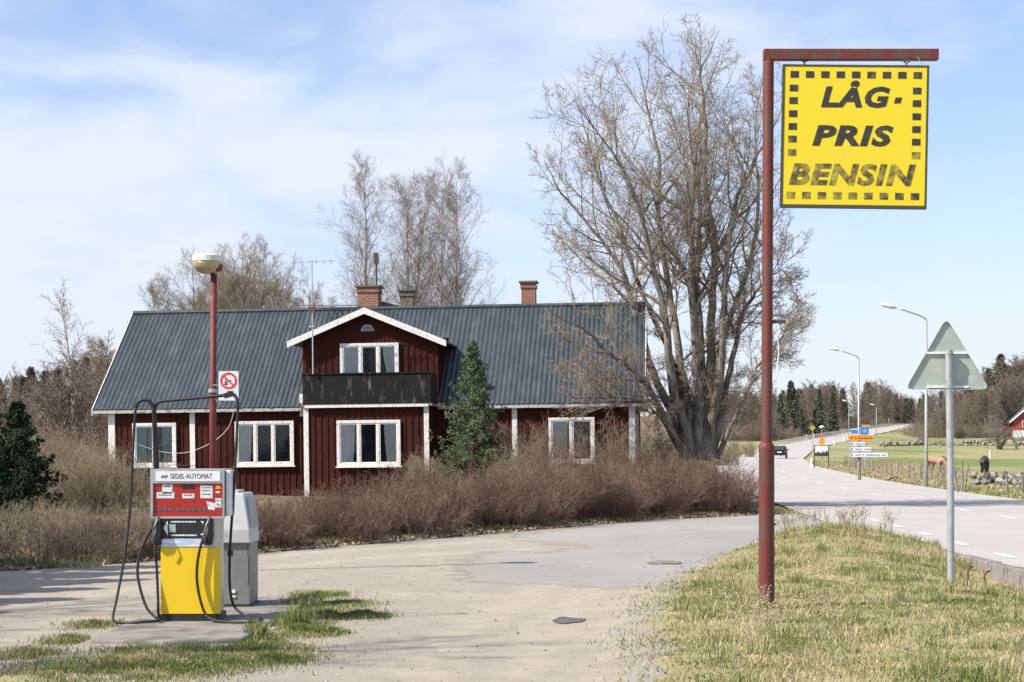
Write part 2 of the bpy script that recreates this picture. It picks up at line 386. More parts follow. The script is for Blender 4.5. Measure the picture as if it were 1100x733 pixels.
# ------------------------------------------------------------------ terrain
_yy = np.arange(-60, 3200.)
_zz = np.interp(_yy, [-60,60,100,130,155,200,240,300,400,500,600,700,1000,3200], [0,0,.1,.3,.45,.9,1.25,2.3,5,8.2,11.3,13,20,20])
_k = np.ones(31) / 31; _zs = np.convolve(np.pad(_zz, 15, 'edge'), _k, 'valid')
def prof(Y): return np.interp(Y, _yy, _zs)
def sstep(a, b, x):
    t = np.clip((x - a) / (b - a), 0, 1); return t * t * (3 - 2 * t)
def vn(x, y, scale, seed=0, octs=3):
    """value noise -1..1"""
    out = 0; amp = 1; tot = 0
    for o in range(octs):
        xs = np.asarray(x, float) * scale * 2**o + 37.7 * (seed + o); ys = np.asarray(y, float) * scale * 2**o + 11.3 * (seed + o)
        xi = np.floor(xs); yi = np.floor(ys); fx = xs - xi; fy = ys - yi; fx = fx*fx*(3-2*fx); fy = fy*fy*(3-2*fy)
        h = lambda a, b: np.modf(np.abs(np.sin(a * 127.1 + b * 311.7 + seed * 17.3) * 43758.5453))[0] * 2 - 1
        v = (h(xi, yi)*(1-fx) + h(xi+1, yi)*fx) * (1-fy) + (h(xi, yi+1)*(1-fx) + h(xi+1, yi+1)*fx) * fy
        out = out + v * amp; tot += amp; amp *= .5
    return out / tot
def road_c(Y):
    return np.interp(Y, _ry, _rc)
_ry = np.arange(-40, 900.)
_rc0 = np.interp(_ry, [-40,0,28,43,52,60,80,111,165,215,300,400,500,560,650,900], [8.6,9.9,11.3,12.3,12.9,13.3,14.6,17.1,22.6,29.4,44.4,70.5,100.5,121,155,255])
_rc = np.convolve(np.pad(_rc0, 12, 'reflect', reflect_type='odd'), np.ones(25) / 25, 'valid')
def hedge_y(X): return np.interp(X, [-20,-9,-7,-4.24,-2.6,0,3.5,6.65,8.6,12], [25.3,25.8,26.6,31,34.2,39.4,46.6,50.3,52,53])
def isl_x(Y): return np.interp(Y, [8,13.4,20.2,25.2,31.4,33,34.6], [.5,.9,1.4,2.3,3.9,5.0,6.6])
PUMP_GRASS = [(-2.9,14.2,.4),(-3.2,13.4,.5),(-2.5,14.0,.35),(-2.05,15.6,.3),(-1.75,17.0,.22),(-3.5,13.7,.55),(-3.2,14.6,.45),(-2.95,15.2,.4),(-2.65,15.5,.35),(-2.3,14.7,.5),(-1.9,14.9,.3),(-2.15,16.3,.33),(-2.0,17.2,.28),(-2.1,18.0,.28),(-1.9,18.9,.28),(-2.0,20.0,.32),
              (-1.75,20.3,.26),(-2.2,21.6,.3),(-3.95,15.2,.25),(-4.0,17.8,.22),(-1.5,18.9,.25),(-3.9,16.4,.22)]
def island_h(X, Y):
    d = X - isl_x(Y)
    d = np.minimum(d, (34.9 - Y) * .8)
    h = .40 * np.exp(-((X - 5.6) / 1.6)**2 - ((Y - 31.0) / 3.2)**2) + .05 * np.exp(-((X - 4.2) / 1.5)**2 - ((Y - 27.5) / 3.5)**2)
    h = h - .34 * np.exp(-((X - 7.4) / 1.5)**2 - ((Y - 23.5) / 6.5)**2)
    return d, h
def gh(X, Y):
    """ground height"""
    X = np.asarray(X, float); Y = np.asarray(Y, float)
    z = prof(Y)
    n = vn(X, Y, .9, 1) ; n2 = vn(X, Y, 3.1, 5)
    # raised plot of the house behind the hedge
    hd = (Y - hedge_y(X)) * .55
    plot = sstep(.3, 5.5, hd) * .38 * sstep(7.6, 3.8, X - .02 * (Y - 50)) * sstep(130, 70, Y)
    rough = .05 * n + .02 * n2
    fore = (hd < 12) * (Y > 0) * (X > -40)
    inside = sstep(.25, -.25, hd + .35 * n) * sstep(9.5, 8.5, X - .0 * Y)
    d, ih = island_h(X, Y)
    isl = sstep(-.25, .35, d + .3 * n + .12 * n2) * (Y < 35.5)
    pg = np.zeros_like(z)
    for (a, b, r) in PUMP_GRASS: pg = np.maximum(pg, np.exp(-(((X - a) / r)**2 + ((Y - b) / (r * 1.5))**2)))
    pg = sstep(.5, 1.05, pg + .30 * n2 + .1 * n) * .9
    low = -.07
    zin = low * (1 - np.maximum(isl, pg)) + isl * (.015 + ih + .015 * n2) + pg * .045 * (1 - isl)
    zout = z + plot + .035 + rough * sstep(0, 1, hd)
    zz = inside * zin + (1 - inside) * zout
    # road bed
    rd = X - road_c(Y); tang = np.gradient(_rc)[np.clip((Y + 40).astype(int), 0, len(_rc) - 1)]
    rdp = rd / np.sqrt(1 + tang**2)
    near = (X > 7.08) | (Y > 34.6)
    bed = sstep(-5.15, -4.6, rdp) * sstep(5.0, 4.3, rdp) * near
    zz = zz * (1 - bed) + (z - .12) * bed
    # banks and ditch beside the far road, gentle swells in the fields
    zz = zz + (1 - bed) * sstep(60, 140, Y) * (.25 * sstep(150, 260, Y) * vn(X, Y, .03, 9) - .12 * np.exp(-((np.abs(rdp) - 7) / 1.4)**2))
    # ground rises under the woods
    zz = zz + sstep(30, 120, X - road_c(Y)) * sstep(300, 520, Y) * 5.5 + sstep(20, 90, road_c(Y) - X) * sstep(55, 260, Y) * 1.5
    # the kerb foot
    kf = np.exp(-((X - 7.0) / .35)**2) * (Y < 34) * (Y > 12)
    return zz
def gz(x, y): return float(gh(np.array([x]), np.array([y]))[0])

def axis(segs):
    out = []
    for a, b, s in segs: out += list(np.arange(a, b, s))
    return np.array(out + [segs[-1][1]])
gx = axis([(-2500,-300,120),(-300,-60,12),(-60,-10,1.2),(-10,9.6,.14),(9.6,40,.6),(40,160,2.5),(160,400,12),(400,2500,120)])
gy = axis([(-80,10,3),(10,36,.16),(36,62,.35),(62,140,1.5),(140,600,5),(600,1200,20),(1200,3000,150)])
GX, GY = np.meshgrid(gx, gy); GZ = gh(GX, GY)
nx = len(gx); ny = len(gy)
idx = np.arange(nx * ny).reshape(ny, nx)
F = np.stack([idx[:-1, :-1], idx[:-1, 1:], idx[1:, 1:], idx[1:, :-1]], -1).reshape(-1, 4)
me = mesh_np('ground', np.stack([GX, GY, GZ], -1).reshape(-1, 3), F)
_px = 550 + 2000 * GX / np.maximum(GY, 1); _r = GX - road_c(GY); _n = vn(GX, GY, .05, 31) * 14
lit = np.maximum.reduce([sstep(392, 402, GY + _n * .4) * (_r > 12) * (_px > 978), sstep(350, 362, GY + _n * .4) * (_r < -9), sstep(585, 600, GY), sstep(62, 70, GY) * (GX < -14) * sstep(-10, -18, _r),
                         sstep(-.3, .9, GY - hedge_y(GX) + vn(GX, GY, .8, 33) * .8) * (GX < 8.5) * sstep(-14, -10, GX) * sstep(64, 58, GY) * (GY > 24)])
la = me.attributes.new('litter', 'FLOAT', 'POINT'); la.data.foreach_set('value', np.clip(lit, 0, 1).astype(np.float32).ravel())

def ground_mat():
    m, nd, lk, bs = new_mat('ground')
    a = _noise(nd, lk, .22, 8, .6, coord='pos'); b = _noise(nd, lk, 1.6, 8, .65, coord='pos'); c = _noise(nd, lk, 14, 6, .7, coord='pos')
    earth = _mix(nd, lk, c, (.13, .095, .065), (.25, .19, .13))
    green = _mix(nd, lk, b, (.12, .15, .045), (.21, .23, .085))
    straw = _mix(nd, lk, c, (.28, .23, .13), (.44, .38, .22))
    earth = _mix(nd, lk, c, (.13, .095, .065), (.25, .19, .13))
    f1 = _range(nd, lk, b, .32, .52); g = _mix(nd, lk, f1, green, straw); g = _mix(nd, lk, _range(nd, lk, _noise(nd, lk, 3.2, 7, .7, coord='pos'), .56, .68), g, earth)
    # the field beyond the road is greener, the verge along it strawy
    geo = nd.new('ShaderNodeNewGeometry'); sp = nd.new('ShaderNodeSeparateXYZ'); lk.new(geo.outputs['Position'], sp.inputs[0])
    field = _mix(nd, lk, _range(nd, lk, _noise(nd, lk, .055, 8, .62, coord='pos', mscale=(1, .35, 1)), .36, .60), _mix(nd, lk, b, (.135, .165, .055), (.20, .235, .085)), _mix(nd, lk, c, (.25, .24, .11), (.37, .33, .18)))
    ff = _range(nd, lk, sp.outputs[1], 66, 84)
    g = _mix(nd, lk, ff, g, field)
    # bare earth and leaf litter under the hedge and the woods
    at_ = nd.new('ShaderNodeAttribute'); at_.attribute_name = 'litter'
    lk.new(_mix(nd, lk, at_.outputs['Fac'], g, earth), bs.inputs['Base Color'])
    bs.inputs['Roughness'].default_value = 1; bs.inputs['Specular IOR Level'].default_value = .1
    _bump(nd, lk, bs, c, .6, .05); return m
M['ground'] = ground_mat()
g_ob = link('ground', me, M['ground'], smooth=True); tag(g_ob, kind='structure')

def gravel_mat():
    m, nd, lk, bs = new_mat('gravel')
    a = _noise(nd, lk, .35, 8, .6, coord='pos', mscale=(1, .6, 1)); b = _noise(nd, lk, 2.6, 9, .7, coord='pos', mscale=(1, .7, 1)); c = _noise(nd, lk, 45, 6, .75, coord='pos')
    base = _mix(nd, lk, _range(nd, lk, a, .36, .64), (.47, .405, .315), (.385, .345, .290))
    base = _mix(nd, lk, _range(nd, lk, b, .43, .74), base, (.285, .25, .20))
    base = _mix(nd, lk, .5, base, _mix(nd, lk, _range(nd, lk, c, .36, .64), (.29, .26, .215), (.56, .50, .41)), 'MIX')
    d9 = _noise(nd, lk, 7, 6, .75, coord='pos', mscale=(1, .5, 1)); base = _mix(nd, lk, _range(nd, lk, d9, .50, .72, 0, .5), base, (.31, .275, .225))
    # wheel tracks: finer, sandier dust, broken up by noise
    at_t = nd.new('ShaderNodeAttribute'); at_t.attribute_name = 'track'; at_p = nd.new('ShaderNodeAttribute'); at_p.attribute_name = 'paved'
    def mul(x, y, op='MULTIPLY'):
        n = nd.new('ShaderNodeMath'); n.operation = op
        for i, v in enumerate((x, y)):
            if isinstance(v, (int, float)): n.inputs[i].default_value = v
            else: lk.new(v, n.inputs[i])
        return n.outputs[0]
    tr = mul(at_t.outputs['Fac'], _range(nd, lk, b, .30, .62, .95, .25))
    base = _mix(nd, lk, tr, base, _mix(nd, lk, c, (.49, .42, .325), (.57, .495, .39)))
    grit = _range(nd, lk, _noise(nd, lk, 22, 3, .5, coord='pos', mscale=(1, .8, 1)), .70, .78, 0, .3)
    base = _mix(nd, lk, grit, base, (.22, .20, .17))
    # old asphalt, worn through and dusted over at its edge
    asp = _mix(nd, lk, _range(nd, lk, a, .35, .65), (.325, .308, .285), (.385, .365, .338))
    asp = _mix(nd, lk, _range(nd, lk, c, .4, .7, 0, .3), asp, (.50, .47, .43))
    asp = _mix(nd, lk, _range(nd, lk, b, .48, .75, 0, .55), asp, (.42, .375, .315))
    n5 = _noise(nd, lk, 1.3, 9, .68, coord='pos')
    edge = mul(at_p.outputs['Fac'], mul(mul(n5, -.5, 'ADD'), .85), 'ADD')
    base = _mix(nd, lk, _range(nd, lk, edge, .38, .68), base, asp)
    rim = mul(_range(nd, lk, edge, .40, .48), _range(nd, lk, edge, .56, .49)); base = _mix(nd, lk, mul(rim, .45), base, (.20, .18, .15))
    lk.new(base, bs.inputs['Base Color']); bs.inputs['Roughness'].default_value = .95; bs.inputs['Specular IOR Level'].default_value = .15
    _bump(nd, lk, bs, c, .8, .03); return m
def asphalt_mat(name, a1, a2, crack=True, streak=False):
    m, nd, lk, bs = new_mat(name)
    a = _noise(nd, lk, .5, 8, .6, coord='pos', mscale=(1, .4, 1)); c = _noise(nd, lk, 60, 4, .8, coord='pos')
    base = _mix(nd, lk, _range(nd, lk, a, .35, .65), a1, a2)
    base = _mix(nd, lk, _range(nd, lk, c, .35, .7, 0, .35), base, tuple(x * 1.4 for x in a2))
    if crack:
        vo = nd.new('ShaderNodeTexVoronoi'); vo.feature = 'DISTANCE_TO_EDGE'; vo.inputs['Scale'].default_value = .35
        geo = nd.new('ShaderNodeNewGeometry'); w = nd.new('ShaderNodeMix'); w.data_type = 'VECTOR'; w.inputs[0].default_value = .12
        nz = nd.new('ShaderNodeTexNoise'); nz.inputs['Scale'].default_value = 1.5; nz.inputs['Detail'].default_value = 5; lk.new(geo.outputs['Position'], nz.inputs[0])
        ad = nd.new('ShaderNodeVectorMath'); ad.operation = 'MULTIPLY_ADD'; lk.new(nz.outputs['Color'], ad.inputs[0]); ad.inputs[1].default_value = (1.2, 1.2, 0); lk.new(geo.outputs['Position'], ad.inputs[2])
        lk.new(ad.outputs[0], vo.inputs[0])
        base = _mix(nd, lk, _range(nd, lk, vo.outputs['Distance'], .012, .003, 0, .22), base, (.16, .15, .14))
    lk.new(base, bs.inputs['Base Color']); bs.inputs['Roughness'].default_value = .9; bs.inputs['Specular IOR Level'].default_value = .2
    _bump(nd, lk, bs, c, .35, .01); return m
M['gravel'] = gravel_mat()
M['asphalt'] = asphalt_mat('asphalt', (.33, .315, .295), (.385, .37, .35))
M['road'] = asphalt_mat('road', (.375, .345, .318), (.42, .39, .36), crack=False)

def sheet(name, poly, z, mat, jitter=0, seed=1, dens=.25, thick=.03):
    """flat polygon sheet with a ragged outline"""
    pts = []
    n = len(poly)
    for i in range(n):
        a = np.array(poly[i]); b = np.array(poly[(i + 1) % n]); ln = np.linalg.norm(b - a); k = max(1, int(ln / dens))
        for j in range(k):
            p = a + (b - a) * j / k
            if jitter:
                p = p + jitter * np.array([vn(p[0], p[1], 1.1, seed, 4), 1.4 * vn(p[0], p[1], 1.1, seed + 7, 4)])
            pts.append((float(p[0]), float(p[1]), z))
    mb = MB(); mb.prism(pts, (0, 0, -thick)); o = mb.build(name, mat); return tag(o, kind='structure')
# gravel forecourt: ragged far edge comes from the ground rising through it
hx_ = np.linspace(-30, 8.4, 60)
fpoly = [(-30, 4)] + [(8.4, 4)] + [(float(x), float(hedge_y(x)) + .9) for x in hx_[::-1]]
def strip_sheet(name, X0f, X1f, ys, z, mat, nxs=30):
    V = []; 
    for y in ys:
        for t in np.linspace(0, 1, nxs): V.append((X0f(y) * (1 - t) + X1f(y) * t, y, z))
    V = np.array(V); ii = np.arange(len(ys) * nxs).reshape(len(ys), nxs)
    F = np.stack([ii[:-1, :-1], ii[:-1, 1:], ii[1:, 1:], ii[1:, :-1]], -1).reshape(-1, 4)
    V[:, 2] += .002 * vn(V[:, 0], V[:, 1], .6, 3)
    return tag(link(name, mesh_np(name, V, F), mat, smooth=True), kind='structure')
_hi = lambda y: float(np.interp(y, [25.3,25.8,26.6,31,34.2,39.4,46.6,50.3,52,53], [-20,-9,-7,-4.24,-2.6,0,3.5,6.65,8.6,12]))
def px0(x, y): Y = CAMZ * 2000 / (y - 487); return (xat(x, Y), Y)
_lo = lambda y: -34 if y < 25.3 else _hi(max(25.3, y - 1.3)) - .6
_ro = lambda y: float(isl_x(y)) + .9 if y < 32 else float(np.interp(y, [32, 34.6, 35.4], [isl_x(32) + .9, 7.0, 9.2]))
ys = np.concatenate([np.linspace(2, 12, 12), np.linspace(12.2, 34, 150), np.linspace(34.2, 53.4, 110)])
fc_o = strip_sheet('forecourt', lambda y: max(_lo(y), -13), _ro, ys, .0, M['gravel'], 200)
strip_sheet('forecourt', lambda y: -34, lambda y: -13 if y < 25 else -13, np.linspace(2, 25.5, 20), .0, M['gravel'], 20)
# where old asphalt lies and where wheels run: measured outlines, blended into the gravel
co = np.zeros(len(fc_o.data.vertices) * 3, np.float32); fc_o.data.vertices.foreach_get('co', co); co = co.reshape(-1, 3)[:, :2].astype(float)
poly = np.array([px0(*p) for p in [(494,611),(512,598),(540,592),(590,594),(624,589),(596,583),(548,580),(560,574),(640,565),(720,558.5),(800,553.5),(815,552.8)]] + [(9.5, 53), (9.5, 34), (5.0, 32.0), (3.9, 30.4), (3.0, 27.5), (2.3, 24.8)] +
      [px0(*p) for p in [(705,629),(660,633),(600,628),(545,628),(508,621)]])
def seg_d(P, A, B):
    d = B - A; t = np.clip(((P - A) @ d) / (d @ d), 0, 1); return np.hypot(*(P - A - t[:, None] * d).T)
dm = np.min([seg_d(co, poly[i], poly[(i + 1) % len(poly)]) for i in range(len(poly))], 0); ins = np.zeros(len(co), bool)
for i in range(len(poly)):
    (x1, y1), (x2, y2) = poly[i], poly[(i + 1) % len(poly)]; c_ = ((y1 > co[:, 1]) != (y2 > co[:, 1])) & (co[:, 0] < (x2 - x1) * (co[:, 1] - y1) / (y2 - y1 + 1e-12) + x1); ins ^= c_
sd_ = np.where(ins, dm, -dm)
at_p = fc_o.data.attributes.new('paved', 'FLOAT', 'POINT'); at_p.data.foreach_set('value', np.clip(.5 + sd_ * .35, 0, 1).astype(np.float32))
tk = np.zeros(len(co))
for pl in ([(440,733),(540,655),(650,606),(760,572)], [(650,733),(655,670),(705,622),(780,582)], [(560,733),(592,672),(640,632),(700,605)], [(0,652),(180,628),(360,603),(560,590)], [(0,632),(300,597),(480,585),(640,572)], [(0,690),(60,672),(150,650),(360,640),(520,640),(650,655)]):
    q = [np.array(px0(*p)) for p in pl]; q = [np.array(v[:2]) for v in catmull([(p[0], p[1], 0) for p in q], 5)]
    dd_ = np.min([seg_d(co, q[i], q[i + 1]) for i in range(len(q) - 1)], 0); tk = np.maximum(tk, np.exp(-(dd_ / .30)**2))
at_t = fc_o.data.attributes.new('track', 'FLOAT', 'POINT'); at_t.data.foreach_set('value', tk.astype(np.float32))
def blob(name, c, rx, ry, z, mat, seed):
    rg = np.random.default_rng(seed); ph = rg.random(4) * 6.28
    pts = [(c[0] + rx * math.cos(a) * (1 + .16 * math.sin(2 * a + ph[0]) + .11 * math.sin(3 * a + ph[1]) + .07 * math.sin(7 * a + ph[2]) + .05 * math.sin(13 * a + ph[3])), c[1] + ry * math.sin(a) * (1 + .14 * math.sin(3 * a + ph[1]) + .08 * math.sin(5 * a + ph[2])), z) for a in np.linspace(0, 2 * PI, 73)[:-1]]
    mb = MB(); mb.prism(pts, (0, 0, -.003)); return tag(mb.build(name, mat), kind='structure')
blob('dark_oval', px0(610, 667), .145, .34, .008, paint('dark_brown', (.085, .075, .07), .8, (.14, .12, .10), 9, .45, .6), 3)  # thin flat dark brown oval laid on the gravel
blob('dirt_patch', px0(714, 605), .26, .42, .013, paint('mossy_dirt', (.16, .155, .09), .95, (.27, .24, .18), 9, .45, .6), 4)

# concrete island under the pumps
mb = MB(); mb.prism([(x, y, .035) for x, y in [(-3.66,16.15),(-3.0,16.0),(-2.36,16.2),(-2.28,18.4),(-2.22,20.9),(-3.3,21.0),(-3.7,20.9),(-3.68,18.2)]], (0, 0, -.15))
tag(mb.build('pump_island', M['concrete'], bevel=.02), kind='structure')

# main road: strip following the centre line
def road_strip(name, a, b, y0, y1, step, z, mat, cols=7, follow=True):
    V = []; ys = list(np.arange(y0, y1, step)) + [y1]
    for y in ys:
        t = (road_c(y + .5) - road_c(y - .5)); nrm = math.sqrt(1 + t * t)
        for u in np.linspace(a(y) if callable(a) else a, b(y) if callable(b) else b, cols):
            x = road_c(y) + u / nrm; yy = y - u * t / nrm
            V.append((float(x), float(yy), float(prof(yy)) + z))
    V = np.array(V); ii = np.arange(len(ys) * cols).reshape(len(ys), cols)
    F = np.stack([ii[:-1, :-1], ii[:-1, 1:], ii[1:, 1:], ii[1:, :-1]], -1).reshape(-1, 4)
    return V, F
lw = lambda y: float(np.interp(y, [-40, 36, 40, 60, 900], [-(0), 0, 0, 0, 0]))
def left_edge(y):
    if y < 34.8: return 7.12 - float(road_c(y))
    return float(np.interp(y, [34.8, 36, 50, 53, 60, 90], [7.12 - road_c(34.8), -4.95, -4.9, -4.85, -4.8, -4.6]))
V, F = road_strip('road', left_edge, lambda y: 4.1, -30, 900, 2.0, .02, None)
tag(link('road', mesh_np('road', V, F), M['road'], smooth=True), kind='structure')
m, nd, lk, bs = new_mat('road_paint')
f = _range(nd, lk, _noise(nd, lk, 14, 6, .7, coord='pos'), .50, .66)
lk.new(_mix(nd, lk, f, (.72, .71, .69), (.42, .39, .37)), bs.inputs['Base Color']); bs.inputs['Roughness'].default_value = .8
M['road_paint'] = m
Vs = []; Fs = []; off = 0
def dash(u, y, ln, w):
    global off
    V, F = road_strip('m', u - w / 2, u + w / 2, y, y + ln, max(ln / 2, .4), .026, None, 2); Vs.append(V); Fs.append(F + off); off += len(V)
y = 9.0
while y < 56: dash(-3.6, y, 1.35, .16); y += 3.95
y = 8.0
while y < 56: dash(0.0, y, 2.4, .13); y += 6.3
while y < 330: dash(0.0, y, 3, .13); y += 12
y = 10
while y < 120: dash(3.6, y, 1.2, .12); y += 3.9
tag(link('road_markings', mesh_np('m', np.concatenate(Vs), np.concatenate(Fs)), M['road_paint']), kind='structure')
# low concrete kerb blocks, with a broken top
rng = np.random.default_rng(4)
mb = MB(); y = 14.0
while y < 34.6:
    ln = rng.uniform(.9, 1.1); dz = rng.normal(0, .008)
    mb.box(6.96 + rng.normal(0, .008), 7.16, y, y + ln - .012, -.5, .055 + dz); y += ln
o = mb.build('kerb', M['kerb'], bevel=.015); tag(o, kind='structure')

# ------------------------------------------------------------------ grass, litter, pebbles
def blades(name, xs, ys, hmin, hmax, w, mat, label, seed, lean=.45, zoff=0., tuft=None):
    rng = np.random.default_rng(seed); n = len(xs); zs = gh(xs, ys) + zoff
    a = rng.random(n) * 2 * PI; h = rng.uniform(hmin, hmax, n) * (.7 + .6 * (vn(xs, ys, 1.7, 12) * .5 + .5)); ww = w * rng.uniform(.6, 1.3, n)
    la = rng.random(n) * 2 * PI; ll = np.abs(rng.normal(0, lean, n)) * h
    zs = np.where((ys < 34) & (xs < isl_x(ys) + .85) & (ys < hedge_y(xs) + .2), np.maximum(zs, .002), zs)
    B = np.stack([xs, ys, zs - .004], -1); d = np.stack([np.cos(a), np.sin(a), 0 * a], -1) * ww[:, None] / 2
    h = h * (1 - .75 * np.exp(-(((xs - 2.7)**2 + (ys - 19.3)**2) / .10)))
    T = B + np.stack([np.cos(la) * ll, np.sin(la) * ll, h], -1); Mi = B + (T - B) * .55 + np.stack([0*h, 0*h, .12 * h], -1)
    V = np.stack([B - d, B + d, Mi + d * .7, Mi - d * .7, T], 1).reshape(-1, 3)
    i = np.arange(n)[:, None] * 5
    me = bpy.data.meshes.new(name); fq = i + np.array([0, 1, 2, 3]); ft = i + np.array([3, 2, 4])
    loops = np.concatenate([fq, ft], 1).ravel(); ls = (np.arange(n)[:, None] * 7 + np.array([0, 4])).ravel()
    me.vertices.add(n * 5); me.vertices.foreach_set('co', V.astype(np.float32).ravel())
    me.loops.add(n * 7); me.loops.foreach_set('vertex_index', loops.astype(np.int32))
    me.polygons.add(n * 2); me.polygons.foreach_set('loop_start', ls.astype(np.int32)); me.update(calc_edges=True)
    return tag(link(name, me, mat), label, 'grass', kind='stuff')
rng = np.random.default_rng(11)
# island: density falls with distance
n = 400000; ys_ = 12.6 + (35.2 - 12.6) * rng.random(n)**1.25; xs_ = rng.uniform(.2, 7.0, n)
d, _h = island_h(xs_, ys_); nn = vn(xs_, ys_, 1.1, 21)
keep = (d + .5 * vn(xs_, ys_, 2.2, 22) > -.45) & (rng.random(n) < .62 + .75 * nn)  & (rng.random(n) < sstep(-.5, 1.5, d) + .02)
blades('grass', xs_[keep], ys_[keep], .010, .048, .010, M['blade'], 'short dry and green grass on the bank below the yellow sign', 2, .7)
n = 15000; c = rng.integers(0, 420, n); tx = rng.uniform(1.5, 7.0, 420); ty = rng.uniform(13, 34, 420)
xs_ = tx[c] + rng.normal(0, .07, n); ys_ = ty[c] + rng.normal(0, .09, n); d, _h = island_h(xs_, ys_); keep = (d > .35) & (xs_ < 7.0)
blades('grass', xs_[keep], ys_[keep], .07, .16, .009, M['blade'], 'longer tufts of grass scattered over the bank below the yellow sign', 3, .6)
xs_ = []; ys_ = []
for (a, b, r) in PUMP_GRASS:
    k = int(8200 * r); xs_.append(rng.normal(a, r * .62, k)); ys_.append(rng.normal(b, r * .95, k))
xs_ = np.concatenate(xs_); ys_ = np.concatenate(ys_); k = rng.random(len(xs_)) < sstep(-.75, .35, vn(xs_, ys_, 2.6, 41)); k &= ~((xs_ > -3.75) & (xs_ < -2.4) & (ys_ > 16.0) & (ys_ < 20.8))
blades('grass', xs_[k], ys_[k], .010, .048, .009, M['blade_green'], 'ragged grass round the concrete island of the pumps', 4, .6)
TUFTS = [(-2.28,20.1,.17),(-2.2,19.9,.13),(-2.12,17.9,.13),(-2.3,16.8,.08),(-2.05,18.3,.1)]
c = rng.integers(0, len(TUFTS), 1500); T_ = np.array(TUFTS)[c]
blades('grass', T_[:, 0] + rng.normal(0, 1, 1500) * T_[:, 2] * .6, T_[:, 1] + rng.normal(0, 1, 1500) * T_[:, 2], .06, .16, .01, M['blade_green'], 'tall green tufts at the edge of the pump island', 5, .5)
# strip in front of the hedge, left side lawn
n = 60000; xs_ = rng.uniform(-16, 8.2, n); ys_ = hedge_y(xs_) + rng.uniform(-.9, 1.6, n) ; k = (gh(xs_, ys_) > -.01) & (rng.random(n) < np.where(xs_ < -4.5, 1, .33))
blades('grass', xs_[k], ys_[k], .04, .11, .014, M['blade_green'], 'thin strip of grass along the foot of the hedge', 6, .6)
n = 60000; xs_ = rng.uniform(-17, -6, n); ys_ = rng.uniform(26.5, 46, n)
blades('grass', xs_, ys_, .05, .13, .022, M['blade'], 'rough lawn left of the hedge', 7, .6)
# verge and field beyond the road
n = 150000; ys_ = 50 + 140 * rng.random(n)**1.3; u = rng.uniform(4.25, 14, n); xs_ = road_c(ys_) + u
blades('grass', xs_, ys_, .05, .16, .05, M['blade'], 'tufted straw coloured verge between the road and the field', 8, .6)
n = 70000; ys_ = 80 + 85 * rng.random(n); u = rng.uniform(4.3, 12.5, n); xs_ = road_c(ys_) + u; k = vn(xs_, ys_, .25, 51) > -.35
blades('grass', xs_[k], ys_[k], .08, .22, .06, M['straw'], 'bleached straw on the bank round the direction sign', 18, .7)
n = 40000; ys_ = 75 + 190 * rng.random(n); u = rng.uniform(-16, -4.6, n); xs_ = road_c(ys_) + u
blades('grass', xs_, ys_, .05, .14, .07, M['blade_green'], 'green verge on the far bend left of the road', 9, .6)

def leaves(name, xs, ys, s, mat, label, seed, zoff=.02):
    rng = np.random.default_rng(seed); n = len(xs); zs = np.maximum(gh(xs, ys), .0) + zoff
    C = np.stack([xs, ys, zs], -1); a = rng.random(n) * 6.28; sz = s * rng.uniform(.5, 1.3, n)
    u = np.stack([np.cos(a), np.sin(a), rng.normal(0, .45, n)], -1) * sz[:, None]; v = np.stack([-np.sin(a), np.cos(a), rng.normal(0, .45, n)], -1) * sz[:, None] * .6
    V = np.stack([C - u, C - v, C + u, C + v], 1).reshape(-1, 3); F = np.arange(n * 4).reshape(-1, 4)
    return tag(link(name, mesh_np(name, V, F), mat), label, 'leaves', kind='stuff')
n = 9000; xs_ = rng.uniform(-8, 7.2, n); off_ = np.abs(rng.normal(0, .9, n)) - .55; ys_ = hedge_y(xs_) + off_
leaves('fallen_leaves', xs_, ys_, .05, M['dead_leaf'], 'brown fallen leaves gathered along the foot of the hedge', 12)
n = 900; ys_ = rng.uniform(13.5, 33, n); xs_ = isl_x(ys_) + np.abs(rng.normal(0, 1.6, n)); k = xs_ < 6.9
leaves('fallen_leaves', xs_[k], ys_[k], .020, M['dead_leaf'], 'dry leaves scattered in the grass of the bank', 13, .03)
# pebbles
n = 1300; xs_ = rng.uniform(-6.5, 4, n); ys_ = 13 + 22 * rng.random(n)**1.4
k = (ys_ < hedge_y(xs_)) & (island_h(xs_, ys_)[0] < .3); xs_ = xs_[k]; ys_ = ys_[k]; n = len(xs_)
ico = np.array([(1,0,0),(-1,0,0),(0,1,0),(0,-1,0),(0,0,1),(0,0,-1)], float); icf = np.array([(0,2,4),(2,1,4),(1,3,4),(3,0,4),(2,0,5),(1,2,5),(3,1,5),(0,3,5)])
s_ = (.005 + .012 * rng.random(n)**5)[:, None, None]; V = ico[None] * s_ * rng.uniform(.6, 1.3, (n, 1, 3)) + np.stack([xs_, ys_, .005 + 0 * xs_], -1)[:, None]
F = (np.arange(n)[:, None, None] * 6 + icf[None]).reshape(-1, 3)
tag(link('pebbles', mesh_np('pebbles', V.reshape(-1, 3), F), M['gravel_stone']), 'loose small stones on the gravel forecourt', 'pebbles', kind='stuff')

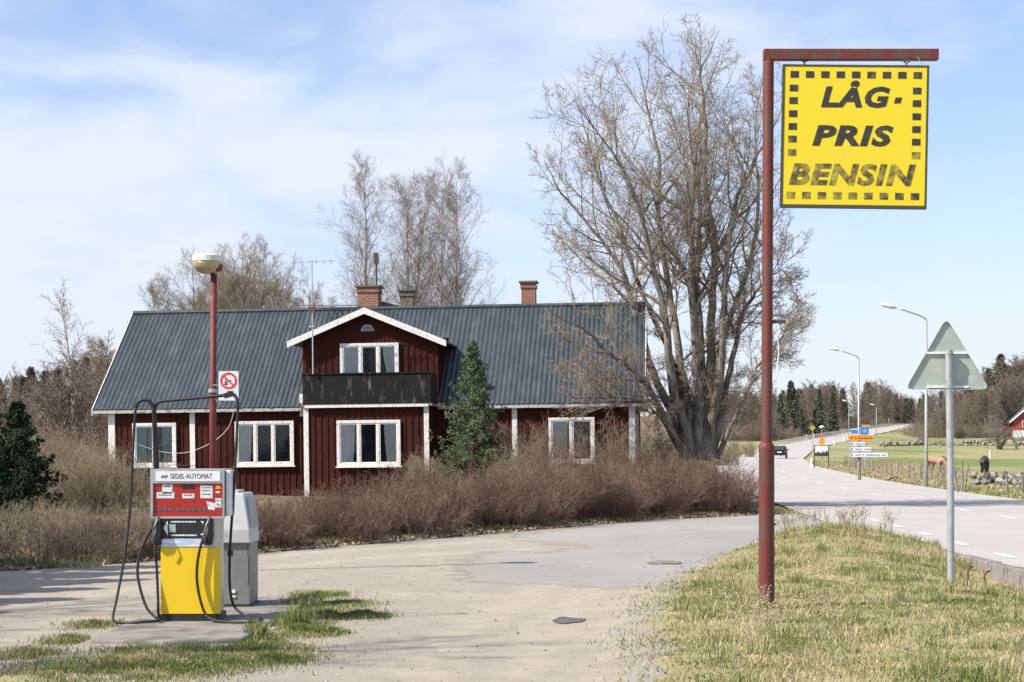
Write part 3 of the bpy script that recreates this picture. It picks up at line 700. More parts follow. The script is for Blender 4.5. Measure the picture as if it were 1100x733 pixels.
# ------------------------------------------------------------------ the red wooden house
HL = (-11.77, 54.5, .42); TH = R(5.0); TI = R(.67); HLEN = 15.35
_c, _s = math.cos(TH), math.sin(TH)
def hx(px, d=0.0):
    q = (px - 550) / 2000.0
    return (q * (HL[1] + d * _c) - HL[0] - d * _s) / (_c + q * _s)
def hz(px, py, d=0.0):
    t = hx(px, d); Y = HL[1] - t * _s + d * _c
    return (CAMZ + (487 - py) * Y / 2000.0 - HL[2] - t * math.sin(TI)) / math.cos(TI)
house = empty('wooden_house', HL, (0, -TI, -TH), 'long dark red wooden house with grey corrugated roof, white trim and a balcony bay', 'house')
EZ = hz(124, 441); RZ = hz(147, 338, 4.0)          # eave and ridge heights
HD = 8.0; MID = 4.0; BZ = -.6
sl = (RZ - EZ) / (MID + .22)
def roofz(d): return RZ - abs(d - MID) * sl
# bay and dormer extents
BX0, BX1 = hx(328, -1.3), hx(461, -1.3); BD = -1.3
DX0, DX1 = hx(327, 0) , hx(472, 0)
BALZ0, BALZ1 = hz(395, 434, BD), hz(395, 402, BD)

def batten_wall(mb, x0, x1, y, z0, z1f, holes=(), out=-1, step=.185):
    """vertical cover strips on a front wall plane y"""
    x = x0 + .09
    while x < x1 - .05:
        spans = [(z0, z1f(x) if callable(z1f) else z1f)]
        for (a, b, c, d) in holes:
            if a - .02 < x < b + .02:
                ns = []
                for s0, s1 in spans:
                    if c > s0: ns.append((s0, min(c, s1)))
                    if d < s1: ns.append((max(d, s0), s1))
                spans = [q for q in ns if q[1] - q[0] > .03]
        for s0, s1 in spans: mb.box(x - .022, x + .022, min(y, y + out * .024), max(y, y + out * .024), s0, s1)
        x += step
# windows: (px0, px1, py0, py1, depth plane, panes, curtains)
WIN = [(143, 190, 455, 502, 0, 2, 'G', False), (253, 316.5, 453, 501, 0, 3, 'l', False), (362.5, 431, 452, 501.5, BD, 3, 'lr', False), (590, 639.5, 449, 498, 0, 2, 'l', False)]
holes = {0: [], BD: []}
wins = []
for (a, b, c, d, pl, n, cur, _q) in WIN:
    x0, x1 = hx(a, pl - .06), hx(b, pl - .06); z1, z0 = hz(a, c, pl), hz(a, d, pl); wins.append((x0, x1, z0, z1, pl, n, cur)); holes[pl].append((x0, x1, z0, z1))
dw = (hx(367.5, 0), hx(430.5, 0), BALZ0 + .15, hz(398, 369, 0), 0, 3, 'LR'); wins.append(dw); holes[0].append(dw[:4])

mb = MB()
# main body as a prism: front, back and gable ends
prof_ = [(0, BZ), (0, EZ + .22 * sl - .06), (MID, RZ - .10), (HD, EZ + .22 * sl - .06), (HD, BZ)]
mb.prism([(.0, y, z) for y, z in prof_], (HLEN, 0, 0))
mb.box(BX0, BX1, BD, -.004, BZ, BALZ0 + .02)
gx_ = (DX0 + DX1) / 2
DEZ = hz(327, 372, 0); 
# dormer body runs back into the main roof
APX = hz(395, 331, -.3); GSL = (APX - hz(311, 368, -.3)) / (hx(395, -.3) - hx(311, -.3)); gxm = hx(395, -.1)
wallz = lambda x: APX - .10 - abs(x - gxm) * GSL
mb.add([(DX0, -.02, BALZ0), (DX1, -.02, BALZ0), (DX1, -.02, wallz(DX1)), (gxm, -.02, wallz(gxm)), (DX0, -.02, wallz(DX0)),
        (DX0, MID, BALZ0), (DX1, MID, BALZ0), (DX1, MID, wallz(DX1)), (gxm, MID, wallz(gxm)), (DX0, MID, wallz(DX0))],
       [(0,1,2,3,4), (9,8,7,6,5), (0,5,6,1), (1,6,7,2), (2,7,8,3), (3,8,9,4), (4,9,5,0)])
batten_wall(mb, .05, BX0, 0, BZ, EZ - .02, holes[0]); batten_wall(mb, BX1, HLEN, 0, BZ, EZ - .02, holes[0])
batten_wall(mb, BX0, BX1, BD, BZ, BALZ0 - .02, holes[BD])
batten_wall(mb, DX0, DX1, -.02, BALZ0 + .05, lambda x: min(wallz(x), DEZ), [dw[:4]])
# finer horizontal band in the dormer gable
z = DEZ + .05
mb.box(DX0, DX1, -.05, -.02, DEZ - .01, DEZ + .035)
xx = DX0 + .1
while xx < DX1: 
    if wallz(xx) > DEZ + .12: mb.box(xx - .016, xx + .016, -.04, -.02, DEZ + .035, wallz(xx) - .03)
    xx += .12
# battens on the bay side, dormer side and right gable
for y in np.arange(BD + .1, -.05, .185): mb.box(BX1, BX1 + .024, y - .022, y + .022, BZ, BALZ0)
for y in np.arange(.15, 3.4, .185):
    mb.box(DX1, DX1 + .024, y - .022, y + .022, BALZ0 + .3, wallz(DX1) - .03); mb.box(DX0 - .024, DX0, y - .022, y + .022, BALZ0 + .3, wallz(DX0) - .03)
for y in np.arange(.1, HD, .185):
    mb.box(HLEN, HLEN + .024, y - .022, y + .022, BZ, roofz(y) - .14); mb.box(-.024, 0, y - .022, y + .022, BZ, roofz(y) - .14)
mb.build('wall', M['falu_red'], house)
mb = MB(); mb.box(-.05, HLEN + .05, -.03, HD + .03, BZ - .6, -.18); mb.box(BX0 - .03, BX1 + .03, BD - .03, 0, BZ - .6, -.18)
mb.build('plinth', M['concrete'], house)

# corrugated roof: front slope in two runs either side of the dormer, back slope whole
def corr(x0, x1, dlo, dhi, step=.036, per=.145, amp=.0125):
    xs = np.arange(x0, x1 + step / 2, step); V = []; 
    rows = 9
    for i in range(rows):
        d = dlo + (dhi - dlo) * i / (rows - 1)
        for x in xs:
            ph = (x % per) / per
            w = amp * math.cos(2 * PI * ph)
            w = amp * max(-1, min(1, 1.6 * math.cos(2 * PI * ph)))
            V.append((x, d, roofz(d) + .03 + w + (.014 if abs(i - (rows - 1) / 2) > .6 and d < MID - 1.9 else 0) * (-1) + .010 * float(vn(x, d, .45, 4, 2))))
    n = len(xs); ii = np.arange(rows * n).reshape(rows, n)
    F = np.stack([ii[:-1, :-1], ii[:-1, 1:], ii[1:, 1:], ii[1:, :-1]], -1).reshape(-1, 4)
    return V, [tuple(f) for f in F]
RX0, RX1 = -.42, HLEN + .30
FE = -.22
mb = MB()
for (a, b, lo, hi) in ((RX0, DX0 - .01, FE, MID), (DX1 + .01, RX1, FE, MID), (DX0 - .01, DX1 + .01, 2.6, MID)):
    V, F_ = corr(a, b, lo, hi); mb.add(V, F_)
V, F_ = corr(RX0, RX1, MID, HD + .22); mb.add(V, F_)
# the deck below the sheets
T_ = .09
for (a, b, lo, hi) in ((RX0 + .02, DX0 - .03, FE + .02, MID), (DX1 + .03, RX1 - .02, FE + .02, MID), (RX0 + .02, RX1 - .02, MID + .002, HD + .2)):
    mb.prism([(a, lo, roofz(lo) - .01), (a, hi, roofz(hi) - .01), (a, hi, roofz(hi) - T_), (a, lo, roofz(lo) - T_)], (b - a, 0, 0))
mb.tube([(RX0, MID, RZ + .035), (RX1, MID, RZ + .035)], .075, 8)
roof = mb.build('roof', M['roof_sheet'], house)
# dormer roof
mb = MB(); OV = -.34
dx0, dx1 = hx(311, -.3), hx(481, -.3)
def slab(x0, z0, x1, z1, y0, y1, t):
    mb.add([(x0,y0,z0),(x1,y0,z1),(x1,y1,z1),(x0,y1,z0),(x0,y0,z0-t),(x1,y0,z1-t),(x1,y1,z1-t),(x0,y1,z0-t)],
           [(0,3,2,1),(4,5,6,7),(0,1,5,4),(1,2,6,5),(2,3,7,6),(3,0,4,7)])
zl = APX - (gxm - dx0) * GSL; zr = APX - (dx1 - gxm) * GSL
slab(dx0, zl, gxm, APX, OV, MID, .06); slab(gxm, APX, dx1, zr, OV, MID, .06)
# shallow ribs on the dormer roof
for x in np.arange(dx0 + .1, dx1, .145):
    pass
mb.build('dormer_roof', M['roof_sheet'], house)
mb = MB()
def rake(x0, z0, x1, z1, y, h=.17, t=.03):
    mb.add([(x0,y,z0+.012),(x1,y,z1+.012),(x1,y,z1-h),(x0,y,z0-h),(x0,y-t,z0+.012),(x1,y-t,z1+.012),(x1,y-t,z1-h),(x0,y-t,z0-h)],
           [(0,1,2,3),(7,6,5,4),(0,4,5,1),(1,5,6,2),(2,6,7,3),(3,7,4,0)])
rake(dx0 - .01, zl, gxm, APX, OV); rake(gxm, APX, dx1 + .01, zr, OV)
mb.each('barge_board', M['white_worn'], house)
mb = MB()
for x, t in ((RX0 - .028, .026), (RX1 + .002, .026)):
    mb.prism([(x, FE - .02, roofz(FE) + .03), (x, MID, RZ + .06), (x, MID, RZ - .13), (x, FE - .02, roofz(FE) - .15)], (t, 0, 0))
    mb.prism([(x, MID + .002, RZ + .06), (x, HD + .24, roofz(HD + .22) + .03), (x, HD + .24, roofz(HD + .22) - .15), (x, MID + .002, RZ - .13)], (t, 0, 0))
mb.each('verge_board', M['white_worn'], house)
# eave board and gutter
mb = MB()
for a, b in ((RX0, DX0 - .02), (DX1 + .02, RX1)): mb.box(a, b, FE - .005, FE + .018, roofz(FE) - .10, roofz(FE) - .012)
mb.each('fascia', paint('fascia_paint', (.42, .42, .40), .7, (.2, .18, .16), 6, .5, .6), house)

# white vertical trim boards
def vboard(x0, x1, y, z0, z1, worn=True):
    mb = MB(); mb.box(x0, x1, y - .045, y - .0, z0, z1); mb.build('trim_board', M['white_worn' if worn else 'white_wood'], house)
vboard(hx(117.5, 0), hx(124.5, 0), 0, BZ + .5, EZ - .03)
vboard(hx(205, 0), hx(210.5, 0), 0, BZ + .5, EZ - .03)
vboard(hx(551, 0), hx(556.5, 0), 0, BZ + .3, EZ - .03)
vboard(hx(676.5, 0), hx(683, 0), 0, BZ + .3, EZ - .03)
vboard(BX0 - .02, BX0 + .12, BD, BZ + .3, BALZ0 - .06); vboard(BX1 - .12, BX1 + .02, BD, BZ + .3, BALZ0 - .06)
vboard(hx(324, 0) - .02, hx(329, 0), -.01, BALZ0 - .3, EZ + .4)
mb = MB(); mb.box(HLEN, HLEN + .03, .0, .15, BZ + .3, EZ); mb.build('trim_board', M['white_worn'], house)

def window(x0, x1, z0, z1, y, n, cur, worn=False):
    """casement window in the plane y; frame, sill, glass, curtains"""
    fm = M['white_wood']; fw = .085; y -= .0
    mb = MB()
    mb.box(x0, x1, y - .065, y + .0, z1 - fw, z1); mb.box(x0, x1, y - .065, y, z0, z0 + fw)
    mb.box(x0, x0 + fw, y - .064, y, z0 + fw, z1 - fw); mb.box(x1 - fw, x1, y - .064, y, z0 + fw, z1 - fw)
    ww = (x1 - x0 - 2 * fw)
    for i in range(n):
        a = x0 + fw + ww * i / n; b = x0 + fw + ww * (i + 1) / n; s = .036
        if i: mb.box(a - .028, a + .028, y - .060, y, z0 + fw, z1 - fw)
        mb.box(a + (.028 if i else 0), a + s + (.028 if i else 0), y - .050, y, z0 + fw, z1 - fw); mb.box(b - s - .028 * (i < n - 1), b - .028 * (i < n - 1), y - .050, y, z0 + fw, z1 - fw)
        mb.box(a + .03, b - .03, y - .049, y, z1 - fw - s, z1 - fw); mb.box(a + .03, b - .03, y - .049, y, z0 + fw, z0 + fw + s)
    w = mb.build('window', M['white_worn'], house, bevel=.004)
    mb = MB(); mb.box(x0 - .04, x1 + .04, y - .10, y, z0 - .035, z0 - .002); mb.build('window_sill', M['white_worn'], w)
    mb = MB(); mb.box(x0 + fw, x1 - fw, y - .003, y - .001, z0 + fw, z1 - fw); mb.build('dark_interior', M['interior'], w)
    mb = MB(); mb.box(x0 + fw, x1 - fw, y - .038, y - .035, z0 + fw, z1 - fw); mb.build('glass', M['glass'], w)
    def curtain(cx0, cx1, gather, mat):
        V = []; k = 26
        for j in range(9):
            t = j / 8; z = z1 - fw - (z1 - z0 - 2 * fw) * t
            xr = cx0 + (cx1 - cx0) * (1 - gather * t**1.5)
            for i in range(k):
                u = i / (k - 1); V.append((cx0 + (xr - cx0) * u, y - .018 + .010 * math.sin(u * 24), z))
        Fs = [(j*k+i, j*k+i+1, (j+1)*k+i+1, (j+1)*k+i) for j in range(8) for i in range(k - 1)]
        mb = MB(); mb.add(V, Fs); mb.build('curtain', mat, w, smooth=True)
    pw = ww / n; a = x0 + fw; b = x1 - fw
    if cur == 'G':
        curtain(a, a + pw * .62, .1, M['curtain_green']); curtain(b, b - pw * .6, .1, M['curtain_green']); curtain(a + pw * .66, a + pw * .95, 0, M['curtain_green'])
    if 'l' in cur: curtain(a, a + pw * .8, .15, M['curtain'])
    if 'r' in cur: curtain(b, b - pw * .7, .2, M['curtain'])
    if 'L' in cur: curtain(a, a + pw * .95, .05, M['curtain'])
    if 'R' in cur: curtain(b, b - pw * .75, .75, M['curtain'])
    return w
for q in wins: window(*q[:4], q[4] - (.026 if q is not dw else .046), q[5], q[6])
# window in the right gable
mb = MB(); gw = mb
for (y0, y1, z0, z1) in ((1.2, 1.3, .9, 2.2), (2.2, 2.3, .9, 2.2), (1.3, 2.2, 2.1, 2.2), (1.3, 2.2, .9, 1.0), (1.72, 1.78, 1.0, 2.1)): mb.box(HLEN + .02, HLEN + .07, y0, y1, z0, z1)
w = mb.build('window', M['white_worn'], house); mb = MB(); mb.box(HLEN + .022, HLEN + .03, 1.28, 2.22, .98, 2.12); mb.build('dark_interior', M['interior'], w)
# half-moon vent in the dormer gable
mb = MB(); vx = hx(397, 0); vz = hz(397, 356, 0); r_ = .19
mb.prism([(vx + r_ * math.cos(a), -.02, vz + r_ * math.sin(a)) for a in np.linspace(0, PI, 13)], (0, -.045, 0))
w = mb.build('gable_vent', M['sign_back'], house)
mb = MB(); mb.prism([(vx + .14 * math.cos(a), -.066, vz + .02 + .14 * math.sin(a)) for a in np.linspace(0, PI, 13)], (0, -.006, 0)); mb.build('vent_pane', paint('vent_pane', (.16, .18, .21), .3), w)

# balcony: floor, dark weathered parapet, white edge
mb = MB(); mb.box(BX0 - .05, BX1 + .12, BD - .12, -.03, BALZ0 - .08, BALZ0 - .01); bal = mb.build('balcony', M['post_wood'], house)
mb = MB(); t = .04
mb.box(BX0 - .02, BX1 + .1, BD - .12, BD - .12 + t, BALZ0, BALZ1)
mb.box(BX0 - .02, BX0 - .02 + t, BD - .12 + t + .002, -.06, BALZ0, BALZ1); mb.box(BX1 + .1 - t, BX1 + .1, BD - .12 + t + .002, -.06, BALZ0, BALZ1)
mb.box(BX0 - .05, BX1 + .13, BD - .15, BD - .06, BALZ1 + .002, BALZ1 + .035)
for i in range(1, 5):
    x = BX0 + (BX1 - BX0) * i / 5; mb.box(x - .006, x + .006, BD - .124, BD - .12, BALZ0 + .01, BALZ1 - .01)
mb.build('balcony_parapet', M['dark_board'], bal)
mb = MB(); mb.box(BX0 + .04, BX1 + .02, BD - .155, BD - .122, BALZ0 - .10, BALZ0 - .03); mb.build('balcony_edge_board', M['white_worn'], bal)

# chimneys
def chimney(x0, x1, y0, y1, z0, z1, mat, cap):
    mb = MB(); mb.box(x0, x1, y0, y1, z0, z1)
    if cap: mb.box(x0 - .03, x1 + .03, y0 - .03, y1 + .03, z1 - .16, z1 - .06)
    c = mb.build('chimney', mat, roof)
    mb = MB(); mb.box(x0 - .07, x1 + .07, y0 - .07, y1 + .07, z1 + .002, z1 + .06); mb.build('chimney_cap', paint('chimney_cap', (.13, .11, .09), .9, (.2, .19, .17), 6), c)
chimney(hx(387, 4.1), hx(409, 4.1), 4.0, 4.7, RZ - .3, hz(397, 309, 4.1), M['brick'], True)
chimney(hx(432, 6.3), hx(446, 6.3), 6.2, 6.75, RZ - 2.2, hz(438, 313, 6.2), paint('old_mortar', (.12, .10, .085), .9, (.24, .19, .15), 5, .45, .65, bump=.5), True)
chimney(hx(563, 4.6), hx(578, 4.6), 4.4, 4.9, RZ - .6, hz(570, 304, 4.4), M['brick'], True)
# low brick breast between the two chimneys
mb = MB(); a = hx(411, 4.8); b = hx(434, 4.8); mb.prism([(a, 4.75, RZ - .4), (b, 4.75, RZ - .4), (b, 4.75, RZ + .16), (a, 4.75, RZ + .34)], (0, .5, 0)); mb.build('chimney_base', paint('breast', (.22, .15, .11), .9, (.30, .25, .2), 5), roof)
# stove pipe with a small hood, roof ladder rails
mb = MB(); p = hx(407, 5.2); mb.cyl((p, 5.2, RZ - .5), (p, 5.2, hz(407, 283, 5.2)), .028, 8)
mb.box(p - .07, p + .07, 5.13, 5.27, hz(407, 283, 5.2), hz(407, 272, 5.2)); mb.build('flue_pipe', M['rim_dark'], roof)
mb = MB(); za = hz(345, 331, 3.6); mb.cyl((hx(344, 3.4), 3.4, RZ + .09), (hx(386, 3.4), 3.4, RZ + .12), .02, 6); mb.cyl((hx(344, 3.9), 3.9, RZ + .16), (hx(386, 3.9), 3.9, RZ + .16), .02, 6)
for i in range(6):
    x = hx(346, 3.5) + i * .22; mb.cyl((x, 3.4, RZ + .1), (x, 3.9, RZ + .16), .012, 5)
mb.build('roof_ladder', paint('galv_dark', (.2, .2, .19), .6), roof)
# television aerial strapped to the balcony corner
ax = hx(338, BD - .2); ay = BD - .22
P = lambda x, y, z: (x, y, z)
at_l = house.matrix_world
aer = empty('television_aerial', (0, 0, 0), (0, 0, 0), 'thin television aerial mast with two cross arms beside the red dormer', 'aerial')
aer.location = HL; aer.rotation_euler = (0, -TI, -TH)
mb = MB(); ztop = hz(338, 279, ay); mb.tube([(ax, ay, hz(338, 402, ay)), (ax, ay, hz(338, 330, ay)), (ax, ay, ztop)], [.022, .019, .015], 8)
mb.box(ax - .09, ax + .05, ay - .03, ay + .5, hz(338, 352, ay), hz(338, 350, ay)); mb.build('mast', M['galv'], aer)
mb = MB(); z = hz(338, 282, ay); mb.cyl((ax - .55, ay, z), (ax + .62, ay, z + .05), .011, 6)
for i, h in enumerate((.22, .12, .10, .10, .09, .16)):
    x = ax - .5 + i * .21; mb.cyl((x, ay - h, z + .01), (x, ay + h, z + .01), .007, 5); mb.cyl((x, ay, z - .06), (x, ay, z + .08), .007, 5)
mb.build('antenna', M['galv'], aer)
mb = MB(); z = hz(338, 328, ay); mb.cyl((ax - .3, ay, z), (ax + .3, ay, z), .012, 6); mb.box(ax - .1, ax + .1, ay - .05, ay + .05, z - .16, z - .05); mb.build('antenna', M['rust'], aer)
# loose cable sagging across the wall
mb = MB(); pts = [(hx(x, -.25), -.25 - .0, hz(x, y, -.25)) for x, y in ((150, 478), (172, 485), (195, 487), (215, 482), (235, 471), (247, 458), (252, 443))]
mb.tube(catmull(pts, 4), .008, 5); mb.build('cable', M['sticker'], house)

# ------------------------------------------------------------------ petrol pumps
M['galv_dark'] = paint('nozzle_metal', (.16, .16, .155), .4, (.05, .05, .05), 30, .45, .6, metal=.5)
def pump():
    Y0 = 17.9; s = 2000 / Y0; X0 = xat(205, Y0)
    u = lambda px: (px - 205) / s
    v = lambda py: (672 - py) / s + .035
    root = empty('petrol_pump', (X0, Y0, .0), (0, 0, 0), 'yellow and red petrol pump with black hoses on the concrete island', 'petrol pump')
    # lower body
    mb = MB(); mb.box(u(173), u(232.5), .006, .46, .10, v(560)); mb.build('casing', M['silver'], root, bevel=.008)
    mb = MB(); mb.box(u(170.5), u(235), -.01, .48, .03, .102); mb.build('base', M['black'], root, bevel=.005)
    mb = MB(); mb.prism([(u(173), .004, .105), (u(173), -.016, .105), (u(230), -.016, .105), (u(236.5), .012, .105), (u(236.5), .05, .105), (u(233), .05, .105), (u(233), .004, .105)], (0, 0, v(592.5) - .105)); mb.build('front_panel', M['yellow_pump'], root, bevel=.003)
    mb = MB(); mb.box(u(173), u(230), -.022, .004, v(592), v(583.5)); bs = mb.build('trim_strip', M['blue_strip'], root, bevel=.003)
    mb = MB(); mb.box(u(172), u(229), -.016, .004, v(583), v(561)); dp = mb.build('nozzle_panel', M['black'], root)
    # arrows and the round emblem place on the nozzle panel
    mb = MB(); z0, z1 = v(580), v(564); zm = (z0 + z1) / 2
    mb.prism([(u(176), -.0165, zm), (u(180.5), -.0165, z1), (u(180.5), -.0165, z0)], (0, -.003, 0)); mb.prism([(u(219), -.0165, z1 - .005), (u(219), -.0165, z1 - .035), (u(215.5), -.0165, z1 - .005)], (0, -.003, 0)); mb.prism([(u(219), -.0165, z0 + .005), (u(219), -.0165, z0 + .03), (u(215), -.0165, z0 + .005)], (0, -.003, 0))
    mb.each('arrow', M['sign_white'], dp)
    mb = MB(); mb.box(u(182), u(189), -.019, -.0165, v(576.5), v(568)); mb.build('label_plate', M['curtain_green'], dp)
    rng = np.random.default_rng(3)
    mb = MB()
    for zz in (v(566), v(580.5)):
        x = u(184)
        while x < u(211): w = rng.uniform(.008, .03); mb.box(x, x + w, -.019, -.0165, zz, zz + .014); x += w + .006
    mb.build('worn_lettering', M['sign_white'], dp)
    # head: frame, red face, header
    mb = MB(); mb.box(u(162), u(241.5), .004, .52, v(560), v(508.5)); head = mb.build('head', M['silver'], root, bevel=.01)
    mb = MB()
    for (a, b, c, d) in ((162, 241.5, 524, 508.5), (162, 165, 560, 524), (239.5, 241.5, 560, 524), (162, 241.5, 562, 559.5)): mb.box(u(a), u(b), -.028, .004, v(c), v(d))
    mb.build('head_frame', M['silver'], head, bevel=.003)
    mb = MB(); mb.box(u(165), u(239.5), -.010, .003, v(559.5), v(524.5)); face = mb.build('face', M['pump_red'], head)
    mb = MB(); mb.box(u(168), u(237), -.036, -.0285, v(521.5), v(511)); sg = mb.build('name_board', M['pump_white'], head)
    text_mesh('SEDEL·AUTOMAT', 'lettering', M['navy_ink'], sg, u(206), (v(513.3) + v(519)) / 2, u(228) - u(183), .048, -.0375, bold=.0, depth=.003)
    mb = MB(); c_ = (u(177.5), v(516.3))
    for a, b in ((-.03, 0), (0, .03)): mb.bar((c_[0] + a, -.038, c_[1] - .018), (c_[0] + a + .02, -.038, c_[1] + .014), .009, .003, up=(0, 1, 0))
    mb.bar((c_[0] - .034, -.038, c_[1] - .004), (c_[0] + .03, -.038, c_[1] - .004), .007, .003, up=(0, 1, 0)); mb.build('emblem', M['navy_ink'], sg)
    # stickers, display and keys on the face
    for nm, a, b, c, d, m in (('sticker', 174.5, 185.5, 535, 525, 'sticker'), ('sticker', 168.5, 187.5, 540, 533.5, 'sticker'), ('display', 196, 209.5, 530, 525.5, 'black'), ('sticker', 196, 209, 540, 535, 'sticker'),
                              ('sticker', 215.5, 228.5, 540, 526, 'sticker'), ('sticker', 232, 236.5, 534.5, 532.5, 'sticker'), ('sticker', 231.5, 238, 550, 540, 'sticker'), ('small_label', 232, 237, 530, 526, 'orange')):
        mb = MB(); mb.box(u(a), u(b), -.013, -.0102, v(c), v(d)); mb.build(nm, M[m], face)
    mb = MB(); mb.prism([(u(222), -.0102, v(543)), (u(231.5), -.0102, v(545.5)), (u(231), -.0102, v(553)), (u(224), -.0102, v(552))], (0, -.003, 0)); mb.build('sticker', M['sticker'], face)
    mb = MB()
    for i in range(9): x = u(170 + i * 5.6 + (3 if i > 2 else 0)); mb.box(x, x + .032, -.014, -.0102, v(553.5), v(550.5))
    mb.build('key_row', M['navy_ink'], face)
    mb = MB()
    for (a, b, z) in ((170, 185, 537), (198, 207, 537.2), (217, 227, 529), (217, 226, 532), (217, 227, 536), (233, 237, 543), (233, 236, 547), (176, 184, 528)): mb.box(u(a), u(b), -.0145, -.0132, v(z), v(z) + .007)
    mb.each('printed_lines', M['navy_ink'], face)
    # white side box of the head
    mb = MB(); mb.box(u(242), u(247.5), .02, .30, v(559), v(510)); mb.build('side_box', M['pump_white'], head, bevel=.01)
    # hose masts
    yb = .30; m0 = u(158.5)
    mb = MB(); mb.tube(catmull([(u(161.5), yb, v(562)), (u(160.5), yb, v(520)), (u(158.5), yb, v(450)), (u(157.5), yb, v(441)), (u(153.5), yb, v(434.5)), (u(147), yb, v(433.5)), (u(141.5), yb, v(436)), (u(139), yb, v(442))], 5), .018, 10); mb.build('hose_mast', M['rubber'], root, smooth=True)
    mb = MB(); mb.tube(catmull([(u(163.5), yb + .05, v(562)), (u(161.5), yb + .05, v(500)), (u(158.8), yb + .05, v(450)), (u(160), yb + .04, v(440)), (u(166), yb + .03, v(435)), (u(200), yb - .02, v(432)), (u(238), yb - .06, v(428.5)), (u(244), yb - .07, v(427)), (u(249), yb - .08, v(429.5)), (u(251.5), yb - .09, v(435)), (u(252.3), yb - .1, v(444))], 5), .017, 10); mb.build('hose_mast', M['rubber'], root, smooth=True)
    mb = MB(); mb.cyl((u(243), yb - .075, v(424)), (u(243), yb - .075, v(430)), .025, 8); mb.bar((u(237), yb - .07, v(429.5)), (u(247), yb - .07, v(426.5)), .05); mb.build('mast_joint', M['black'], root)
    # hoses: hang from the masts, loop over the ground and come up to the nozzles
    g = .022
    mb = MB(); mb.tube(catmull([(u(139), yb, v(441)), (u(137), yb - .03, v(480)), (u(135.5), yb - .08, v(540)), (u(131), yb - .16, v(600)), (u(125.5), yb - .28, v(645)), (u(123.5), yb - .38, .10), (u(127), yb - .46, .045), (u(140), yb - .56, .042), (u(160), yb - .6, .055), (u(176), yb - .52, .06), (u(172), yb - .5, .085), (u(160), yb - .44, v(655)), (u(150), yb - .38, v(625)), (u(150.5), yb - .36, v(605)), (u(157), yb - .35, v(585)), (u(165), yb - .34, v(571))], 6), .0135, 9); mb.build('hose', M['rubber'], root, smooth=True)
    mb = MB(); mb.tube(catmull([(u(165), .05, v(590)), (u(168), .0, v(610)), (u(170.5), -.04, v(645)), (u(171.5), -.06, .10), (u(174), -.05, .06)], 5), .0130, 8); mb.build('hose', M['rubber'], root, smooth=True)
    mb = MB(); mb.tube(catmull([(u(252.3), yb - .1, v(442)), (u(251), yb - .12, v(480)), (u(248), yb - .14, v(540)), (u(245), yb - .16, v(590)), (u(244.5), yb - .17, v(630)), (u(249), yb - .2, v(655)), (u(262), yb - .28, .09), (u(276), yb - .4, .045), (u(281), yb - .5, .045), (u(280), yb - .56, .05), (u(262), yb - .57, .045), (u(240), yb - .5, .05), (u(225), yb - .42, .09), (u(217), yb - .38, v(650)), (u(212.5), yb - .36, v(625)), (u(214.5), yb - .36, v(600)), (u(220), yb - .35, v(580))], 6), .0135, 9); mb.build('hose', M['rubber'], root, smooth=True)
    mb = MB(); mb.cyl((u(245), yb - .16, v(603)), (u(245), yb - .16, v(597)), .028, 8); mb.cyl((u(282), yb - .52, .04), (u(284.5), yb - .56, .075), .025, 8); mb.each('hose_coupling', M['black'], root)
    # nozzles resting in holders
    for xx, sg_ in ((u(168), 1), (u(223), -1)):
        mb = MB(); mb.box(xx - .035, xx + .055, -.05, .004, v(590), v(564)); h = mb.build('nozzle_holder', M['black'], root, bevel=.01)
        mb = MB(); mb.tube(catmull([(xx - .02, -.06, v(588)), (xx - .012, -.085, v(580)), (xx, -.09, v(572)), (xx + .02, -.075, v(564)), (xx + .03, -.05, v(560))], 4), [.016]*5 + [.017]*6 + [.012]*6, 10)
        mb.tube([(xx - .015, -.12, v(586)), (xx + .01, -.125, v(578)), (xx + .02, -.10, v(571))], .007, 6); mb.build('nozzle', M['galv_dark'], root, smooth=True)
    return root
pump()

